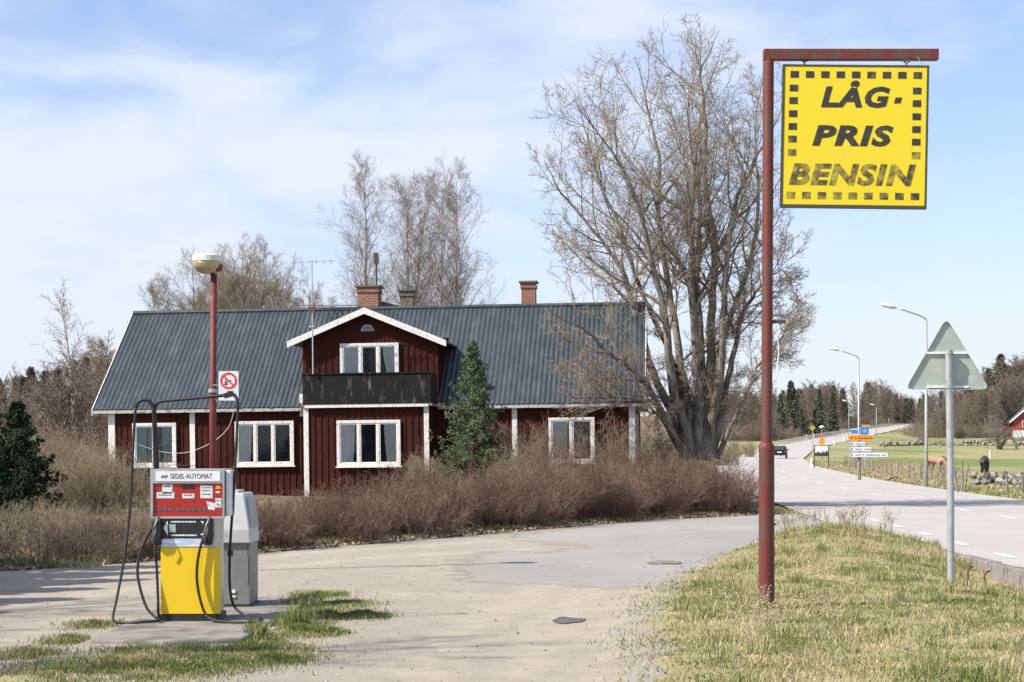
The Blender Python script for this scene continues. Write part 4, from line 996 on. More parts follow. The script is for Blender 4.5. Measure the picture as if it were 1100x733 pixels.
def cabinet():
    Y0 = 19.6; s = 2000 / Y0; X0 = xat(262, Y0); u = lambda px: (px - 262) / s; v = lambda py: (654.5 - py) / s + .03
    root = empty('petrol_pump', (X0, Y0, 0), (0, 0, 0), 'unlabelled grey weathered pump cabinet behind the yellow pump', 'petrol pump')
    mb = MB(); mb.box(u(218), u(268.5), 0, .62, .05, v(586)); lo = mb.build('casing', M['grey_cab_low'], root, bevel=.01)
    mb = MB(); mb.box(u(217), u(270), -.02, .66, .028, .052); mb.build('base', M['black'], root)
    # head tapers upwards
    a0, a1 = u(216), u(269.5); b0, b1 = u(219), u(261)
    z0, z1, z2 = v(586), v(552), v(532)
    mb = MB(); V = [(a0,-.04,z0),(a1,-.04,z0),(a1,.66,z0),(a0,.66,z0), (a0,-.04,z0+.14),(a1-.01,-.04,z0+.14),(a1-.01,.66,z0+.14),(a0,.66,z0+.14), (b0,.05,z2),(b1,.05,z2),(b1+.02,.60,z2),(b0,.60,z2)]
    mb.add(V, [(0,3,2,1),(0,1,5,4),(1,2,6,5),(2,3,7,6),(3,0,4,7),(4,5,9,8),(5,6,10,9),(6,7,11,10),(7,4,8,11),(8,9,10,11)]); hd = mb.build('head', M['grey_cab'], root, bevel=.012)
    mb = MB(); mb.box(b0 + .05, b1 - .06, .1, .5, z2, z2 + .03); mb.box(b0 + .2, b1 - .12, .15, .3, z2 + .03, z2 + .10); mb.build('top_cap', M['grey_cab'], hd, bevel=.006)
    mb = MB(); mb.add([(a1 + .003, .03, z0 + .16), (a1 + .003, .6, z0 + .16), (b1 + .05, .55, z2 - .05), (b1 + .04, .10, z2 - .05), (a1 - .02, .03, z0 + .16), (a1 - .02, .6, z0 + .16), (b1 + .0, .55, z2 - .05), (b1 + .0, .10, z2 - .05)], [(0,1,2,3),(7,6,5,4),(0,4,5,1),(1,5,6,2),(2,6,7,3),(3,7,4,0)])
    mb.build('side_window', paint('dusty_glass', (.34, .40, .38), .3, (.22, .25, .24), 6), hd)
    mb = MB(); mb.box(u(247), u(253), -.012, 0, .18, .21); mb.box(u(247), u(253), -.012, 0, .13, .15); mb.each('vent_slot', M['sign_white'], lo)
    mb = MB(); mb.tube(catmull([(u(266), -.03, v(588)), (u(268), -.06, v(610)), (u(267.5), -.05, v(630))], 4), .004, 5); mb.build('wire', M['black'], lo)
cabinet()

# ------------------------------------------------------------------ lamp post with no-smoking sign
Y0 = 26.0; lx = xat(228.5, Y0)
lp = empty('lamp_post', (lx, Y0, 0), (0, 0, 0), 'red painted lamp post with a round white lamp head, behind the pumps', 'lamp post')
zt = at(0, 294, Y0).z
mb = MB(); mb.tube([(0, 0, -.1), (0, 0, 2.0), (.015, 0, zt)], [.056, .050, .045], 14); mb.build('post', M['red_lamp_post'], lp, smooth=True)
mb = MB(); mb.cyl((.0, -.06, 0.01), (.0, -.06, 0.02), .001, 4)
hc = ((222.5 - 228.5) * Y0 / 2000, 0, at(0, 282, Y0).z); s_ = Y0 / 2000
mb = MB(); mb.lathe([(.205, .006), (.214, .012), (.210, .085), (.185, .108), (.12, .118), (0.001, .122)], 32, hc); cap_ = mb.build('lamp_head', M['lamp_cap'], lp, auto=True)
mb = MB(); mb.lathe([(0.001, -.165), (.06, -.16), (.13, -.132), (.18, -.08), (.203, -.02), (.204, .010)], 32, hc); mb.build('lamp_bowl', M['lens'], cap_, smooth=True)
mb = MB(); mb.lathe([(.045, -.13), (.085, -.11), (.09, -.04), (.06, .01)], 16, (hc[0] + .13, 0, hc[2])); mb.build('lamp_bracket', M['rust'], lp, smooth=True)
mb = MB(); zc_ = at(0, 427, Y0).z; mb.bar((.03, -.03, zc_ - .02), (.12, -.02, zc_ - .10), .012); mb.bar((.0, -.055, at(0,414,Y0).z), (.09, -.055, at(0,414,Y0).z), .014); mb.cyl((-.001, 0, at(0,422,Y0).z), (0, 0, at(0,418,Y0).z), .062, 14); mb.each('clamp', M['galv'], lp)
# no-smoking sign, bolted to the post: plate, ring, bar, cigarette
ns = empty('no_smoking_sign', (xat(245.5, Y0 - .07), Y0 - .07, at(0, 414.5, Y0).z), (0, 0, R(4)), 'white no smoking sign with red ring fixed to the red lamp post', 'sign')
mb = MB(); mb.box(-.138, .138, 0, .006, -.21, .20); mb.build('plate', M['sign_white'], ns)
mb = MB(); n_ = 28
for r0, r1 in ((.088, .115),):
    V = []; Fz = []
    for i in range(n_):
        a = 2 * PI * i / n_
        for r in (r0, r1):
            for y in (-.004, -.0005): V.append((r * math.cos(a), y, .065 + r * math.sin(a)))
    for i in range(n_):
        j = (i + 1) % n_; a, b = i * 4, j * 4; Fz += [(a, b, b+2, a+2), (a+1, a+3, b+3, b+1), (a, a+1, b+1, b), (a+2, b+2, b+3, a+3)]
    mb.add(V, Fz)
mb.bar((-.07, -.0035, .065 + .07), (.07, -.0035, .065 - .07), .022, .003, up=(0, 1, 0)); mb.build('red_ring', M['stop_red'], ns)
mb = MB(); mb.bar((-.055, -.0015, .045), (.04, -.0015, .07), .013, .002, up=(0, 1, 0)); mb.tube([(-.04, -.0018, .06), (-.05, -.0018, .08), (-.035, -.0018, .10)], .004, 4)
mb.prism([(-.05, -.0008, .0), (-.02, -.0008, .01), (-.015, -.0008, .03), (-.04, -.0008, .04), (-.06, -.0008, .02)], (0, -.0018, 0)); mb.build('cigarette_symbol', M['black'], ns)
mb = MB(); mb.box(-.10, .10, -.003, -.0005, -.125, -.118); mb.box(-.08, .08, -.003, -.0005, -.15, -.144); mb.each('printed_lines', paint('pale_ink', (.45, .45, .47), .6), ns)

# ------------------------------------------------------------------ the yellow sign on its red gallows post
Y0 = 19.6; X0 = xat(823.5, Y0); zg = gz(X0, Y0)
gp = empty('sign_post', (X0, Y0, 0), (0, 0, 0), 'tall rusty red steel post with a horizontal arm over the roadside grass', 'post')
zj = at(0, 478, Y0).z; zt = at(0, 62, Y0).z
mb = MB(); mb.tube([(0, 0, zg - .2), (0, 0, zj - .05), (.0, 0, zj - .02), (.0, 0, zj + .02)], [.084, .082, .086, .066], 24); mb.build('lower_tube', M['red_post'], gp, auto=True)
mb = MB(); mb.tube([(0, 0, zj - .1), (.02, 0, zt)], .058, 20, True); mb.build('upper_tube', M['red_post'], gp, auto=True)
mb = MB(); mb.box(xat(820, Y0) - X0, xat(1007.5, Y0) - X0, -.055, .055, at(0, 65, Y0).z, at(0, 53.5, Y0).z); mb.build('arm', M['red_post'], gp, bevel=.006)
mb = MB(); z = at(0, 345.5, Y0).z; mb.box(.03, .20, -.02, .02, z - .02, z + .012); mb.build('side_bracket', M['rim_dark'], gp)
mb = MB(); mb.tube(catmull([(.11, -.02, at(0, 362, Y0).z), (.125, -.02, at(0, 378, Y0).z), (.10, -.02, at(0, 400, Y0).z)], 4), .006, 5); mb.build('string', M['sign_white'], gp)
mb = MB()
for z in (.9, 1.9): mb.cyl((.078, -.01, z), (.094, -.01, z), .012, 8)
mb.build('bolt', M['rust'], gp)
Ys = 19.55; cxs = xat(918, Ys); czs = at(0, 146.3, Ys).z
sg = empty('hanging_sign', (cxs, Ys, czs), (0, R(1.1), R(-3)), 'yellow square sign reading LÅG-PRIS BENSIN inside a border of dark squares', 'sign')
hw, hh = .742, .728
mb = MB(); mb.box(-hw, hw, .004, .055, -hh, hh)
for a in ((-hw - .02, -hw, -hh, hh), (hw, hw + .02, -hh, hh), (-hw - .02, hw + .02, hh, hh + .018), (-hw - .02, hw + .02, -hh - .03, -hh)): mb.box(a[0], a[1], -.012, .06, a[2], a[3])
mb.build('frame', M['rim_dark'], sg)
mb = MB(); mb.box(-hw + .003, hw - .003, -.006, .0035, -hh + .003, hh - .003); fc = mb.build('board', M['yellow_sign'], sg)
k = 1 / 356.0; CX, CY = 413.0, 402.0
def sq(px, py, mat, w=31, h=25):
    mb = MB(); x = (px - CX) * k; z = (CY - py) * k; mb.box(x - w*k/2, x + w*k/2, -.009, -.0062, z - h*k/2, z + h*k/2); mb.build('border_square', M[mat], fc)
for i, x in enumerate(np.linspace(186, 642, 9)): sq(x, 174, 'ink' if i < 5 else 'faded_ink')
for i, y in enumerate((225, 272, 321, 369, 416, 466)):
    sq(184 - i * .5, y, 'ink' if i < 4 else ('faded_ink' if i == 4 else 'faded_more')); sq(641, y + 7, 'ink' if i < 4 else ('ink' if i == 4 else 'faded_more'))
for i, x in enumerate(np.linspace(180, 640, 9)): sq(x, 626, 'faded_more' if i < 7 else 'faded_ink')
def word(s_, ref, x0, x1, y0, y1, mat):
    text_mesh(s_, 'lettering', M[mat], fc, ((x0 + x1) / 2 - CX) * k, (CY - (y0 + y1) / 2) * k, (x1 - x0) * k, (y1 - y0) * k, -.0075, ref=ref, shear=.2, bold=.045, depth=.003)
word('LÅG', 'LAG', 286, 541, 217, 297, 'ink')
mb = MB(); mb.prism([((x - CX) * k, -.0062, (CY - y) * k) for x, y in ((556, 279), (580, 279), (586, 257), (562, 257))], (0, -.003, 0)); mb.build('dash', M['ink'], fc)
word('PRIS', 'PRIS', 256, 556, 362, 441, 'ink'); word('BENSIN', 'BENSIN', 172, 642, 506, 588, 'faded_more')
for x in ((222 - CX) * k, (601 - CX) * k):
    mb = MB(); mb.bar((x - .035, .02, hh + .075), (x + .035, .02, hh + .075), .02); mb.tube([(x + .02, .02, hh + .12), (x + .03, .02, hh + .06), (x, .02, hh + .045), (x - .03, .02, hh + .065), (x - .02, .02, hh + .085)], .008, 6); mb.tube([(x, .02, hh), (x, .02, hh + .05)], .009, 6); mb.build('hook', M['rim_dark'], sg)
mb = MB(); mb.tube([((640 - CX) * k, .02, hh + .12), ((662 - CX) * k, .02, hh + .02)], .004, 5); mb.build('chain', M['galv'], sg)

# ------------------------------------------------------------------ back of a triangular road sign on a grey post
Y0 = 24.0; X0 = xat(1021.5, Y0); zg = gz(X0, Y0); s_ = Y0 / 2000
ts = empty('triangular_road_sign', (X0, Y0, 0), (0, 0, 0), 'grey green back of a triangular road sign on a grey steel post', 'road sign')
mb = MB(); mb.tube([(0, 0, zg - .2), (-.005, 0, 1.5), (-.03, 0, at(0, 376, Y0).z)], .046, 18); mb.build('post', M['galv'], ts, auto=True)
apx = ((1017.5 - 1021.5) * s_, at(0, 345, Y0).z); bl = ((975.5 - 1021.5) * s_, at(0, 418.5, Y0).z); br = ((1062 - 1021.5) * s_, at(0, 418.5, Y0).z)
def rounded(pts, r, n=5):
    out = []
    for i in range(len(pts)):
        p = Vector((pts[i][0], pts[i][1])); a = Vector(pts[i-1][:2]) - p; b = Vector(pts[(i+1) % len(pts)][:2]) - p; a.normalize(); b.normalize()
        for j in range(n):
            t = j / (n - 1); q = p + a * r * (1 - t)**2 + b * r * t**2 + Vector((0, 0)); out.append((q.x, q.y))
    return out
tri = [(bl[0] - .03, bl[1]), (br[0] + .03, br[1]), (apx[0], apx[1] + .05)]
o_ = rounded(tri, .11)
mb = MB(); mb.prism([(x, .075, z) for x, z in o_], (0, .004, 0)); mb.build('plate', M['sign_back'], ts)
mb = MB()
cen = Vector((sum(p[0] for p in o_) / len(o_), sum(p[1] for p in o_) / len(o_)))
for i in range(len(o_)):
    a = Vector(o_[i]); b = Vector(o_[(i+1) % len(o_)]); ia = cen + (a - cen) * .985; ib = cen + (b - cen) * .985
    mb.add([(a.x, .045, a.y), (b.x, .045, b.y), (b.x, .0745, b.y), (a.x, .0745, a.y), (ia.x, .045, ia.y), (ib.x, .045, ib.y), (ib.x, .0745, ib.y), (ia.x, .0745, ia.y)], [(0,1,2,3),(7,6,5,4),(0,4,5,1),(1,5,6,2),(2,6,7,3),(3,7,4,0)])
mb.build('rim', M['sign_back'], ts)
mb = MB(); z1, z2 = at(0, 379, Y0).z, at(0, 415.5, Y0).z
mb.box((996 - 1021.5) * s_, (1041 - 1021.5) * s_, .046, .074, z1 - .014, z1 + .014); mb.box((997.5 - 1021.5) * s_, (1041.5 - 1021.5) * s_, .046, .074, z2 - .014, z2 + .014); mb.each('cross_rail', M['sign_white'], ts)
mb = MB()
for z in (z1, z2): mb.cyl((-.027, 0, z - .022), (-.027, 0, z + .022), .054, 14)
mb.each('clamp', M['galv'], ts)

# rusty bent iron hoops leaning over the kerb
for px, Y in ((1040, 25.9), (1058, 24.9)):
    X = xat(px, Y); h = empty('iron_hoop', (X, Y, 0), label='bent rusty iron rod standing against the kerb, ' + ('nearer the grey sign post' if px == 1040 else 'further right of the grey sign post'), cat='iron rod', group='iron rods at the kerb')
    zg = gz(X, Y); mb = MB(); mb.tube(catmull([(-.005, 0, zg - .05), (0, 0, -.10), (0, .02, .0), (.03, .04, .055), (.09, .10, .065)], 4), .014, 8); mb.build('rod', M['rust'], h, smooth=True)

# ------------------------------------------------------------------ vegetation
def tree_ob(name, loc, trunk_lv, crown_lv, bark_m, twig_m, label, cat='tree', group=None, extra=None, rotz=0, smooth=True, parts=('trunk', 'crown')):
    root = empty(name, loc, (0, 0, rotz), label, cat, group)
    V, F = tubes_np(trunk_lv); link(parts[0], mesh_np(parts[0], V, F), bark_m, root, smooth)
    V, F = tubes_np(crown_lv)
    if extra is not None: F = np.concatenate([F, extra[1] + len(V)]); V = np.concatenate([V, extra[0]])
    link(parts[1], mesh_np(parts[1], V, F), twig_m, root); return root
def buds(P, s, rng, frac=1.0, per=1):
    e = P[:, 1:].reshape(-1, 3); k = rng.random(len(e)) < frac; e = e[k]; n = len(e)
    e = e + rng.normal(0, s * .6, (n, 3))
    u = rng.normal(0, 1, (n, 3)); u /= np.linalg.norm(u, axis=1, keepdims=True); w = np.cross(u, rng.normal(0, 1, (n, 3))); w /= np.linalg.norm(w, axis=1, keepdims=True)
    V = np.stack([e - u*s, e - w*s*.6, e + u*s, e + w*s*.6], 1).reshape(-1, 3); return V, np.arange(4 * n).reshape(-1, 4)

# the big many-stemmed tree by the right gable
TY = 56.0; rng = np.random.default_rng(20); TX = xat(748, TY); tz = gz(TX, TY)
stems = [  # (photo points, depth drift, base radius)
 ([(742,492),(735,455),(722,410),(715,334),(706,282),(693,218),(667,164),(630,112)], -1.8, .20),
 ([(748,492),(742,450),(732,400),(722,330),(708,240),(711,164),(702,107),(692,55)], 1.2, .19),
 ([(750,492),(750,440),(742,390),(733,320),(730,262),(726,203),(729,129),(744,62)], -.6, .21),
 ([(756,492),(760,440),(766,390),(770,334),(778,256),(771,195),(776,120),(772,77),(793,32)], .9, .22),
 ([(760,492),(768,440),(777,395),(779,325),(786,238),(805,185),(824,150),(838,118)], -1.4, .17),
 ([(764,492),(776,440),(786,385),(797,335),(815,300),(838,268),(858,250)], .8, .14),
 ([(738,492),(722,440),(700,395),(684,340),(668,292),(640,252),(606,214),(590,180)], 1.6, .17),
 ([(738,492),(712,446),(699,421),(678,398),(656,382),(638,360),(622,345),(600,330)], -5.2, .13),
 ([(740,492),(715,455),(702,432),(680,424),(650,417),(620,408),(597,398)], -5.4, .09),
 ([(752,492),(757,430),(756,370),(752,300),(757,230),(752,160),(766,95)], 2.4, .18),
 ([(745,492),(738,440),(726,380),(700,320),(680,250),(655,190),(640,130),(630,95)], 3.0, .12),
 ([(760,492),(765,430),(775,370),(800,300),(812,230),(808,160),(815,95)], 2.6, .15),
 ([(738,492),(716,450),(690,430),(665,440),(640,450),(615,470)], -5.0, .055),
 ([(770,492),(788,450),(800,420),(812,390),(830,365),(845,340)], -1.0, .09),
]
levels0 = []
for pts, dr, r0 in stems:
    dd = lambda i: TY + dr * (i / (len(pts) - 1))**(.45 if dr < -4 else 1.0)
    q = catmull([Vector((xat(x, dd(i)), dd(i), CAMZ + (487 - y) * dd(i) / 2000)) for i, (x, y) in enumerate(pts)], 6)
    P = np.array([v[:] for v in q]) - np.array([TX, TY, 0])
    n_ = 30; t = np.linspace(0, len(P) - 1, n_); i = np.minimum(t.astype(int), len(P) - 2); f = (t - i)[:, None]; P = P[i] * (1 - f) + P[i+1] * f
    P += np.cumsum(np.cumsum(rng.normal(0, .008, P.shape), 0), 0) * .6 + rng.normal(0, .02, P.shape)
    Rr = (r0 * .84 * (1 - np.linspace(0, 1, n_))**.95 + .007) * (1 + .5 * np.exp(-np.linspace(0, 1, n_) * 14))
    levels0.append((P, Rr))
P0 = np.stack([a for a, b in levels0]); R0 = np.stack([b for a, b in levels0])
bz = np.array([[0, 0, tz - .5], [0.02, 0, tz + .2], [.03, 0, tz + .65], [0.05, 0, tz + 1.1]])
base = (bz[None], np.array([[.70, .52, .42, .2]]), 14)
def cull(P, Rd, e):
    c = np.array([(712 - 550) * TY / 2000 - TX, 0, CAMZ + (487 - 268) * TY / 2000]); ax = np.array([151 * TY / 2000, 6.6, 236 * TY / 2000])
    q = np.abs((P[:, -1] - c) / ax); k = (q**2.6).sum(1) < e; return P[k], Rd[k]
P1, R1 = grow(P0, R0, 17, rng, .40, 1., 38, 9, .33, .30, .55, .014, 9, .10, .05, .85, 1.0); P1, R1 = cull(P1, R1, 1.15)
P1b, R1b = grow(P0[:12], R0[:12], 3, rng, .3, .7, 52, 12, .34, .3, .42, .016, 10, .12, .035, .85, 1.5); P1b, R1b = cull(P1b, R1b, 1.1)
P1c, R1c = grow(P0, R0, 4, rng, .08, .42, 58, 14, .11, .2, .2, .011, 7, .14, .05, .8, .8)
P1b = np.concatenate([P1b]); 
P2, R2 = grow(P1, R1, 9, rng, .15, 1., 42, 10, .42, .45, .55, .010, 6, .13, .05, .75, .35)
P2b, R2b = grow(P1b, R1b, 12, rng, .15, 1., 42, 10, .38, .45, .55, .010, 6, .13, .05, .75, .4)
P2c, R2c = grow(P1c, R1c, 7, rng, .15, 1., 42, 10, .4, .45, .6, .008, 6, .13, .05, .75, .3)
P2 = np.concatenate([P2, P2b, P2c]); R2 = np.concatenate([R2, R2b, R2c]); P2, R2 = cull(P2, R2, 1.12)
P3, R3 = grow(P2, R2, 6, rng, .12, 1., 42, 12, .46, .3, .6, .0062, 4, .16, .06, .6, .16); P3, R3 = cull(P3, R3, 1.2)
P4, R4 = grow(P3, R3, 3, rng, .2, 1., 40, 12, .5, .2, .7, .0048, 3, .2, .06, .5, .10)
b1 = buds(P3, .020, rng, .25); b2 = buds(P4, .017, rng, .25)
ex = (np.concatenate([b1[0], b2[0]]), np.concatenate([b1[1], b2[1] + len(b1[0])]))
tree_ob('leafless_tree', (TX, TY, 0), [base, (P0, R0, 9), (P1, R1, 6), (P1b, R1b, 6), (P1c, R1c, 5)], [(P2, R2, 4), (P3, R3, 3), (P4, R4, 3)], M['bark'], M['twig_big'],
        'tall leafless many stemmed tree at the right gable of the red house', extra=ex)

# generic leafless tree; returns levels
def bare(seed, h, r, n1=26, n2=9, n3=6, stems=1, spread=.1, l1=.34, ang=42, up=.05, fat=1.0, tm=.25, n4=0, lean=None):
    rng = np.random.default_rng(seed)
    p0 = np.zeros((stems, 3)); d = np.stack([rng.normal(0, spread, stems), rng.normal(0, spread, stems), np.ones(stems)], -1)
    if stems > 1:
        a = np.arange(stems) * 2 * PI / stems + rng.random(); p0[:, 0] = np.cos(a) * r * 1.2; p0[:, 1] = np.sin(a) * r * 1.2; d[:, 0] += np.cos(a) * spread; d[:, 1] += np.sin(a) * spread
    if lean: d += np.array(lean)
    P0, R0 = seed_paths(p0, d, h * rng.uniform(.85, 1.05, stems), np.full(stems, r), 14, rng, .03, .02, .9)
    P1, R1 = grow(P0, R0, n1, rng, tm, 1., ang, 8, l1, .62, .45, .012 * fat, 7, .09, up, .8, .3)
    P2, R2 = grow(P1, R1, n2, rng, .15, 1., 42, 10, .42, .4, .5, .008 * fat, 5, .13, up, .7, .2)
    out = [(P0, R0, 7), (P1, R1, 4)], [(P2, R2, 3)]
    if n3:
        P3, R3 = grow(P2, R2, n3, rng, .15, 1., 40, 12, .46, .3, .6, .005 * fat, 3, .16, up, .5, .12); out[1].append((P3, R3, 3))
        if n4:
            P4, R4 = grow(P3, R3, n4, rng, .2, 1., 40, 12, .5, .2, .7, .004 * fat, 3, .2, up, .4, .1); out[1].append((P4, R4, 3))
    return out
# three birches behind the roof
for k, (px, Y, top, stems, sp, lab) in enumerate([(404, 76, 202, 1, .03, 'leftmost'), (441, 74, 188, 2, .035, 'middle'), (470, 78, 208, 2, .05, 'rightmost')]):
    X = xat(px - 4 + k * 5, Y); z = gz(X, Y); h = at(0, top, Y).z - z
    a, b = bare(40 + k, h, .14, 46, 12, 7, stems, sp * .7, .27, 27, .05, .62, .30, 3)
    tree_ob('birch_tree', (X, Y, z), a, b, M['birch'], M['twig_birch'], f'slender bare birch behind the roof ridge, {lab} of the three birches', group='birches behind the house')
# round bushy trees behind the left half of the roof
for k, (px, Y, top, sp) in enumerate([(206, 74, 300, .17), (240, 72, 284, .16), (280, 76, 288, .17), (310, 80, 308, .13), (150, 70, 358, .2), (258, 82, 286, .16)]):
    X = xat(px, Y); z = gz(X, Y); h = (at(0, top, Y).z - z)
    a, b = bare(60 + k, h, .085, 24, 11, 7, 8, sp * .75, .30, 30, .05, .75, .2, 2)
    lab = ['bare bushy tree above the left end of the corrugated roof', 'bare bushy tree rising just right of the round lamp head', 'bare bushy tree above the roof left of the television aerial',
           'low bare tree peeping over the roof ridge beside the aerial', 'sprawling bare bush tree beyond the left gable of the house', 'tall bare bushy tree at the back of the clump over the roof'][k]
    tree_ob('leafless_tree', (X, Y, z), a, b, M['bark'], M['twig_pale'] if k % 2 else M['twig_big'], lab, group='bushy trees behind the house')

# spruce
def spruce(seed, h, w, whorls, per, needle, dens=1.0, droop=.25, k_twig=9, base=.06):
    rng = np.random.default_rng(seed)
    P0, R0 = seed_paths(np.zeros((1, 3)), np.array([[0, 0, 1.]]), np.array([h]), np.array([h * .018]), 10, rng, .008, .02, .93)
    # branches
    zz = []; 
    for i in range(whorls):
        t = base + (1 - base) * (i / whorls)**.93; m = int(per * (1 - .35 * t)) + 1
        for j in range(m): zz.append((t + rng.normal(0, .012), 2 * PI * j / m + rng.random() * 1.3 + i))
    t = np.clip(np.array([a for a, b in zz]), .02, .985); az = np.array([b for a, b in zz]); B = len(t)
    prof_ = (1 - t)**.95 * (.85 + .15 * np.minimum(1, t * 6)) * (1 + .14 * np.sin(t * whorls * 2.1)); ln = w * prof_ * rng.uniform(.66, 1.15, B) + .015 * w
    el = np.radians(-12 + 52 * t + rng.normal(0, 6, B))
    D = np.stack([np.cos(az) * np.cos(el), np.sin(az) * np.cos(el), np.sin(el)], -1)
    s = np.stack([0*t, 0*t, t * h], -1); i = t * 9; i0 = np.minimum(i.astype(int), 8); f = (i - i0)[:, None]; s = P0[0, i0] * (1 - f) + P0[0, i0 + 1] * f
    P1, R1 = seed_paths(s, D, ln, np.clip(ln * .012, .005, .03), 7, rng, .05, .045 * droop * 4, .8)
    P2, R2 = grow(P1, R1, k_twig, rng, .12, 1., 46, 8, .30, .6, .5, .003, 4, .06, .01, .6, .035 * h / 3)
    P2[..., 2] -= .25 * np.linalg.norm(P2 - P2[:, :1], axis=2) * .6
    P3, R3 = grow(P2, R2, int(4 * dens), rng, .1, 1., 42, 8, .55, .4, .7, .002, 3, .05, .0, .5, .03 * h / 3)
    # needles: flat slim leaves wrapped on the twigs
    def needles(P, per_, nl, nw):
        B, n, _ = P.shape; x = rng.random((B, per_)) * (n - 1) * .999; i = x.astype(int); f = (x - i)[..., None]; bi = np.arange(B)[:, None]
        c = P[bi, i] * (1 - f) + P[bi, i+1] * f; T = P[bi, i+1] - P[bi, i]; T /= np.linalg.norm(T, axis=2, keepdims=True) + 1e-9
        q = rng.normal(0, 1, c.shape); q -= T * (q * T).sum(2, keepdims=True); q /= np.linalg.norm(q, axis=2, keepdims=True)
        d = T * .75 + q * .65; wv = np.cross(d, q); wv /= np.linalg.norm(wv, axis=2, keepdims=True) + 1e-9
        L_ = nl * rng.uniform(.6, 1.2, (B, per_, 1))
        V = np.stack([c - wv * nw * .5, c + d * L_ * .5 - wv * nw, c + d * L_, c + d * L_ * .5 + wv * nw], 2).reshape(-1, 3)
        return V, np.arange(len(V)).reshape(-1, 4)
    return (P0, R0), (P1, R1), P1, P2, P3, needles
def spruce_ob(name, loc, seed, h, w, whorls, per, mat, label, nl=.05, nw=.009, per_n=(8, 7, 7), group=None, cat='tree', **kw):
    a, b, P1, P2, P3, nd_ = spruce(seed, h, w, whorls, per, mat, **kw)
    root = empty(name, loc, (0, 0, seed), label, cat, group)
    V, F = tubes_np([(a[0], a[1], 8), (b[0], b[1], 4)]); link('trunk', mesh_np('trunk', V, F), M['bark_spruce'], root)
    Vs = []; Fs = []; off = 0
    for P, k in zip((P1, P2, P3), per_n):
        V, F = nd_(P, k, nl, nw); Vs.append(V); Fs.append(F + off); off += len(V)
    V = np.concatenate(Vs); link('crown', mesh_np('crown', V, np.concatenate(Fs)), mat, root); return root
Y = 49.5; X = xat(508, Y); z = gz(X, Y); spruce_ob('spruce_tree', (X, Y, z), 5, at(0, 366, Y).z - z, 1.5, 20, 9, M['needle'], 'young blue green spruce against the house beside the balcony', .05, .009, (24, 13, 10), base=.03)
Y = 33; X = xat(17, Y); z = gz(X, Y); spruce_ob('spruce_tree', (X, Y, z), 8, at(0, 432, Y).z - z, 1.12, 20, 8, M['needle_dark'], 'dark pointed spruce at the left edge of the picture', .055, .010, (20, 13, 10), base=.02)
Y = 38; X = xat(-22, Y); z = gz(X, Y); spruce_ob('spruce_tree', (X, Y, z), 9, at(0, 415, Y).z - z, 1.3, 20, 8, M['needle_dark'], 'wider dark spruce partly outside the left edge, behind the pointed one', .06, .011, (18, 12, 9), base=.02)

# hedge: dense bare reddish stems in clumps
def thicket(name, centres, radii, heights, stems_per, mat, label, cat, seed, rs=.0055, k2=7, k3=4, kind=None, group=None):
    """one object: fans of bare stems from many root clumps"""
    rng = np.random.default_rng(seed); c = np.repeat(np.arange(len(centres)), stems_per); n = len(c); C_ = np.array(centres)[c]; Rr = np.array(radii)[c]; H = np.array(heights)[c]
    a = rng.random(n) * 2 * PI; q = np.sqrt(rng.random(n)); x = C_[:, 0] + np.cos(a) * q * Rr * .5; y = C_[:, 1] + np.sin(a) * q * Rr * .5
    z = gh(x, y) - .03; o = np.array([np.mean(C_[:, 0]), np.mean(C_[:, 1]), 0.]); o[2] = gz(o[0], o[1])
    lean = q * .8 * (Rr / H); D = np.stack([np.cos(a) * lean + rng.normal(0, .13, n), np.sin(a) * lean + rng.normal(0, .13, n), np.ones(n)], -1)
    P0, R0 = seed_paths(np.stack([x, y, z], -1) - o, D, H * rng.uniform(.55, 1.12, n) * (1 - .15 * q), np.full(n, rs) * rng.uniform(.7, 1.3, n), 5, rng, .16, .0, .6)
    P1, R1 = grow(P0, R0, k2, rng, .15, 1., 42, 14, .42, .5, .75, rs * .55, 4, .12, .04, .5, .12)
    P2, R2 = grow(P1, R1, k3, rng, .2, 1., 42, 14, .5, .3, .8, rs * .45, 3, .2, .03, .4, .08)
    V, F = tubes_np([(P0, R0, 3), (P1, R1, 3), (P2, R2, 3)])
    ob = link(name, mesh_np(name, V, F), mat); ob.location = o; tag(ob, label, cat, group, kind); return ob
rng = np.random.default_rng(31)
def hedge_pts(x0, x1, n, w0, w1):
    out = []
    for i in range(n):
        x = x0 + (x1 - x0) * (i + rng.random()) / n; out.append((x, float(hedge_y(x)) + rng.uniform(w0, w1)))
    return out
cs = hedge_pts(-5.3, 6.2, 74, .55, 3.6)
hs = [(float(np.interp(c[0], [-6, -4.2, -2.6, 0, 3, 6], [.62, .84, 1.10, 1.26, 1.38, 1.34])) + .10 * (c[1] - hedge_y(c[0]) > 1.8)) * rng.uniform(.72, 1.10) * (1 + .16 * float(vn(np.array(c[0]), np.array(c[1]), .55, 61))) for c in cs]
thicket('hedge', cs, [rng.uniform(.6, .95) for _ in cs], hs, 62, M['twig_red'], 'long tangled bare reddish brown hedge between the forecourt and the red house', 'hedge', 5, .0058)
cs = [(c[0], c[1]) for c in hedge_pts(-7.1, -5.2, 15, .5, 3.0)]
thicket('hedge', cs, [rng.uniform(.6, 1.0) for _ in cs], [rng.uniform(.62, .92) for _ in cs], 70, M['twig_mid'], 'rounded mound of bare brown stems at the left end of the hedge', 'hedge', 6, .0050)
